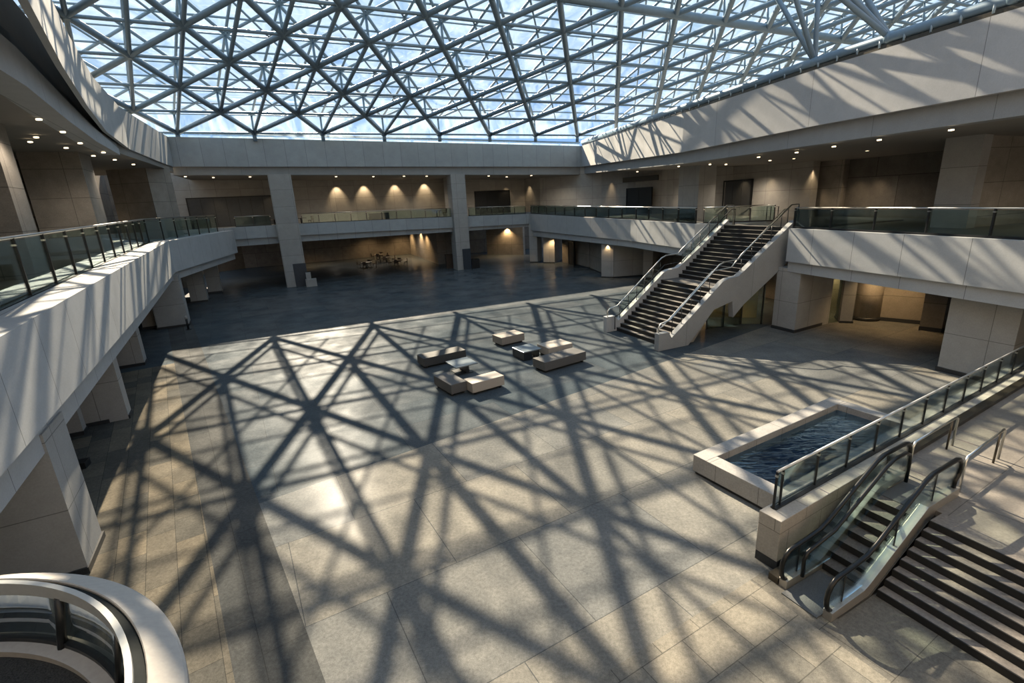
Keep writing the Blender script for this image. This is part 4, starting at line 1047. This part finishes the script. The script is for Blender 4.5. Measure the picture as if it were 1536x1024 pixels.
lamps = [((22.2, 26.7, 3.46), 'bare warm lamp on the ceiling of the right recess, above the small pier'), ((20.9, 27.2, 3.46), 'bare warm lamp on the ceiling of the right recess, above the rounded pillar'), ((-13.2, 74, 4.68), 'warm ceiling lamp beside the dining room side wall'), ((-22, 78, 4.68), 'warm ceiling lamp in the middle of the dining room')]
for p, lab in lamps:
    o = MB().cyl(V(*p) - V(0, 0, .1), .12, .1, 12).build('ceiling_lamp', M['lamp'], loc=p); tag(o, lab, 'ceiling light')

# ------------------------------------------------------------------ small furniture
def chair(label, c, a, z=0.0, group='dining room chairs', mat=None):
    d = azv(a); n = V(-d.y, d.x, 0); mat = mat or M['wood']
    e = empty('dining_chair', (c[0], c[1], z), label, 'chair', group); b = V(c[0], c[1], z)
    MB().cbox(b + V(0, 0, .42), .46, .46, .07, d).build('seat', mat, e)
    MB().cbox(b + V(0, 0, .49) - d * .21, .05, .46, .45, d).build('backrest', mat, e)
    for su in (-1, 1):
        for sv in (-1, 1): MB().cbox(b + d * su * .19 + n * sv * .19, .04, .04, .42, d).build('leg', M['black'], e)
    return e
def table(label, c, w, z=0.0, group='dining room tables', mat=None):
    e = empty('dining_table', (c[0], c[1], z), label, 'table', group); b = V(c[0], c[1], z)
    MB().cyl(b + V(0, 0, .71), w / 2, .05, 20).build('table_top', mat or M['bench_taupe'], e)
    MB().cyl(b + V(0, 0, .03), .06, .68, 10).build('pedestal', M['black'], e)
    MB().cyl(b, .3, .03, 14).build('base', M['black'], e)
    return e
tl = [((-19.6, 68.2), 'nearest dining room table, left one of the front pair'), ((-15.4, 68.8), 'nearest dining room table, right one of the front pair'), ((-18.2, 73.8), 'dining room table standing alone in the middle row'), ((-20.5, 79.0), 'dining room table furthest back by the dim wall')]
wd = ['left of', 'right of', 'behind', 'in front of']
nm = ['the front left dining table', 'the front right dining table', 'the middle dining table', 'the rear dining table']
for k, (c, lab) in enumerate(tl):
    table(lab, c, 1.5)
    for j, (dx, dy, a) in enumerate(((-1.1, 0, 90), (1.1, 0, -90), (0, 1.1, 180), (0, -1.1, 0))):
        chair(f'dark chair {wd[j]} {nm[k]}', (c[0] + dx, c[1] + dy), a + random.uniform(-12, 12))
# back gallery furniture
gz = 6.45
for (c, lab) in (((-26.2, 57.2), 'dark gallery table in front of the wide portal, left one'), ((-23.6, 58.2), 'dark gallery table in front of the wide portal, right one'), ((-8.8, 64.6), 'dark gallery table just left of the middle column')):
    table(lab, c, 1.2, gz, 'gallery tables', M['wood'])
    chair(lab.replace('dark gallery table', 'dark chair at the table'), (c[0] + 1.0, c[1] + .3), -80, gz, 'gallery chairs')
e = empty('sofa', (-15.6, 62.0, gz), 'black sofa behind the railing between the two tall columns', 'sofa')
MB().cbox((-15.6, 62.0, gz), 2.4, .9, .42, BD).build('seat', M['black'], e); MB().cbox(V(-15.6, 62.0, gz) + V(.14, -.33, 0), 2.4, .2, .85, BD).build('backrest', M['black'], e)
# barrier frames by the stair head
for k, (px, py) in enumerate(((1152, 330), (1163, 330))):
    p = at(px, py, 5.8); e = empty('barrier_post', (p.x, p.y, 5.72), ['left', 'right'][k] + ' one of two black barrier posts at the stair head', 'barrier', 'barrier posts')
    MB().tube([V(p.x - .14, p.y, 5.72), V(p.x - .14, p.y, 6.72), V(p.x + .14, p.y, 6.72), V(p.x + .14, p.y, 5.72)], .03, 6).build('frame', M['black'], e)
    MB().cbox((p.x, p.y, 5.72), .5, .3, .04).build('base', M['black'], e)
# small things on the floor
p = at(283, 494); e = empty('dispenser_stand', p, 'small dark post with a pale head beside the left bend column', 'stand')
MB().cyl(p, .16, .05, 14).build('base', M['black'], e); MB().cyl(p + V(0, 0, .05), .07, .75, 10).build('post', M['black'], e); MB().cyl(p + V(0, 0, .8), .1, .22, 10, 0, .07).build('head', M['cap'], e)
p = at(113, 702); m1 = MB(); m1.cbox(p, .75, .4, .22, azv(70)); tag(m1.build('floor_box', M['black'], loc=p), 'small black box lying on the floor under the left balcony', 'box')
p = at(713, 402); m1 = MB(); m1.cbox(p, 1.0, .8, 1.15, BD); tag(m1.build('bin', M['black'], loc=p), 'black bin standing right of the middle column', 'bin')
p = at(468, 429); e = empty('stone_stand', p, 'small pale stepped stone stand beside the left tall column', 'stand')
MB().cbox(p, 1.1, .8, .8, BD).build('base', M['pillar'], e); MB().cbox(p + V(-.2, 0, .8), .5, .5, .7, BD).build('top', M['pillar'], e)
p = at(675, 402); e = empty('lectern', p, 'slim wooden lectern left of the middle column', 'lectern')
MB().cbox(p, .9, .5, 1.7, BD).build('body', M['wood'], e); MB().cbox(p + V(0, 0, 1.7), 1.0, .7, .1, BD).build('top', M['wood'], e)

# ------------------------------------------------------------------ light
sun = bpy.data.objects.new('sun', bpy.data.lights.new('sun', 'SUN')); COL.objects.link(sun)
SAZ, SEL = -22.5, 34.0
sdv = azv(SAZ) * math.cos(R(SEL)) + V(0, 0, math.sin(R(SEL)))
sun.rotation_euler = (-sdv).to_track_quat('-Z', 'Y').to_euler()
sun.data.energy = 26.0; sun.data.color = (1, .80, .57); sun.data.angle = R(.5)
w = bpy.data.worlds.new('world'); S.world = w; w.use_nodes = True; nt = w.node_tree; nt.nodes.clear()
out = nt.nodes.new('ShaderNodeOutputWorld'); bg = N(nt, 'ShaderNodeBackground', Strength=1.12)
tc = nt.nodes.new('ShaderNodeTexCoord')
n = N(nt, 'ShaderNodeTexNoise', Scale=2.2, Detail=7.0, Roughness=.6, Distortion=.5); L(nt, tc.outputs['Generated'], n.inputs['Vector'])
L(nt, ramp(nt, n.outputs['Fac'], (.30, .55, .98), (.58, .80, 1.0), .36, .62), bg.inputs['Color']); L(nt, bg.outputs[0], out.inputs[0])

for o in list(S.objects):
    if '_o' in o: del o['_o']
S.view_settings.view_transform = 'Standard'; S.view_settings.look = 'None'; S.view_settings.gamma = 1.0
S.view_settings.use_curve_mapping = False; S.view_settings.exposure = -0.12
S.cycles.max_bounces = 8; S.cycles.diffuse_bounces = 4; S.cycles.glossy_bounces = 4; S.cycles.transparent_max_bounces = 24
S.cycles.sample_clamp_indirect = 6; S.cycles.use_denoising = True
S.cycles.caustics_reflective = False; S.cycles.caustics_refractive = False
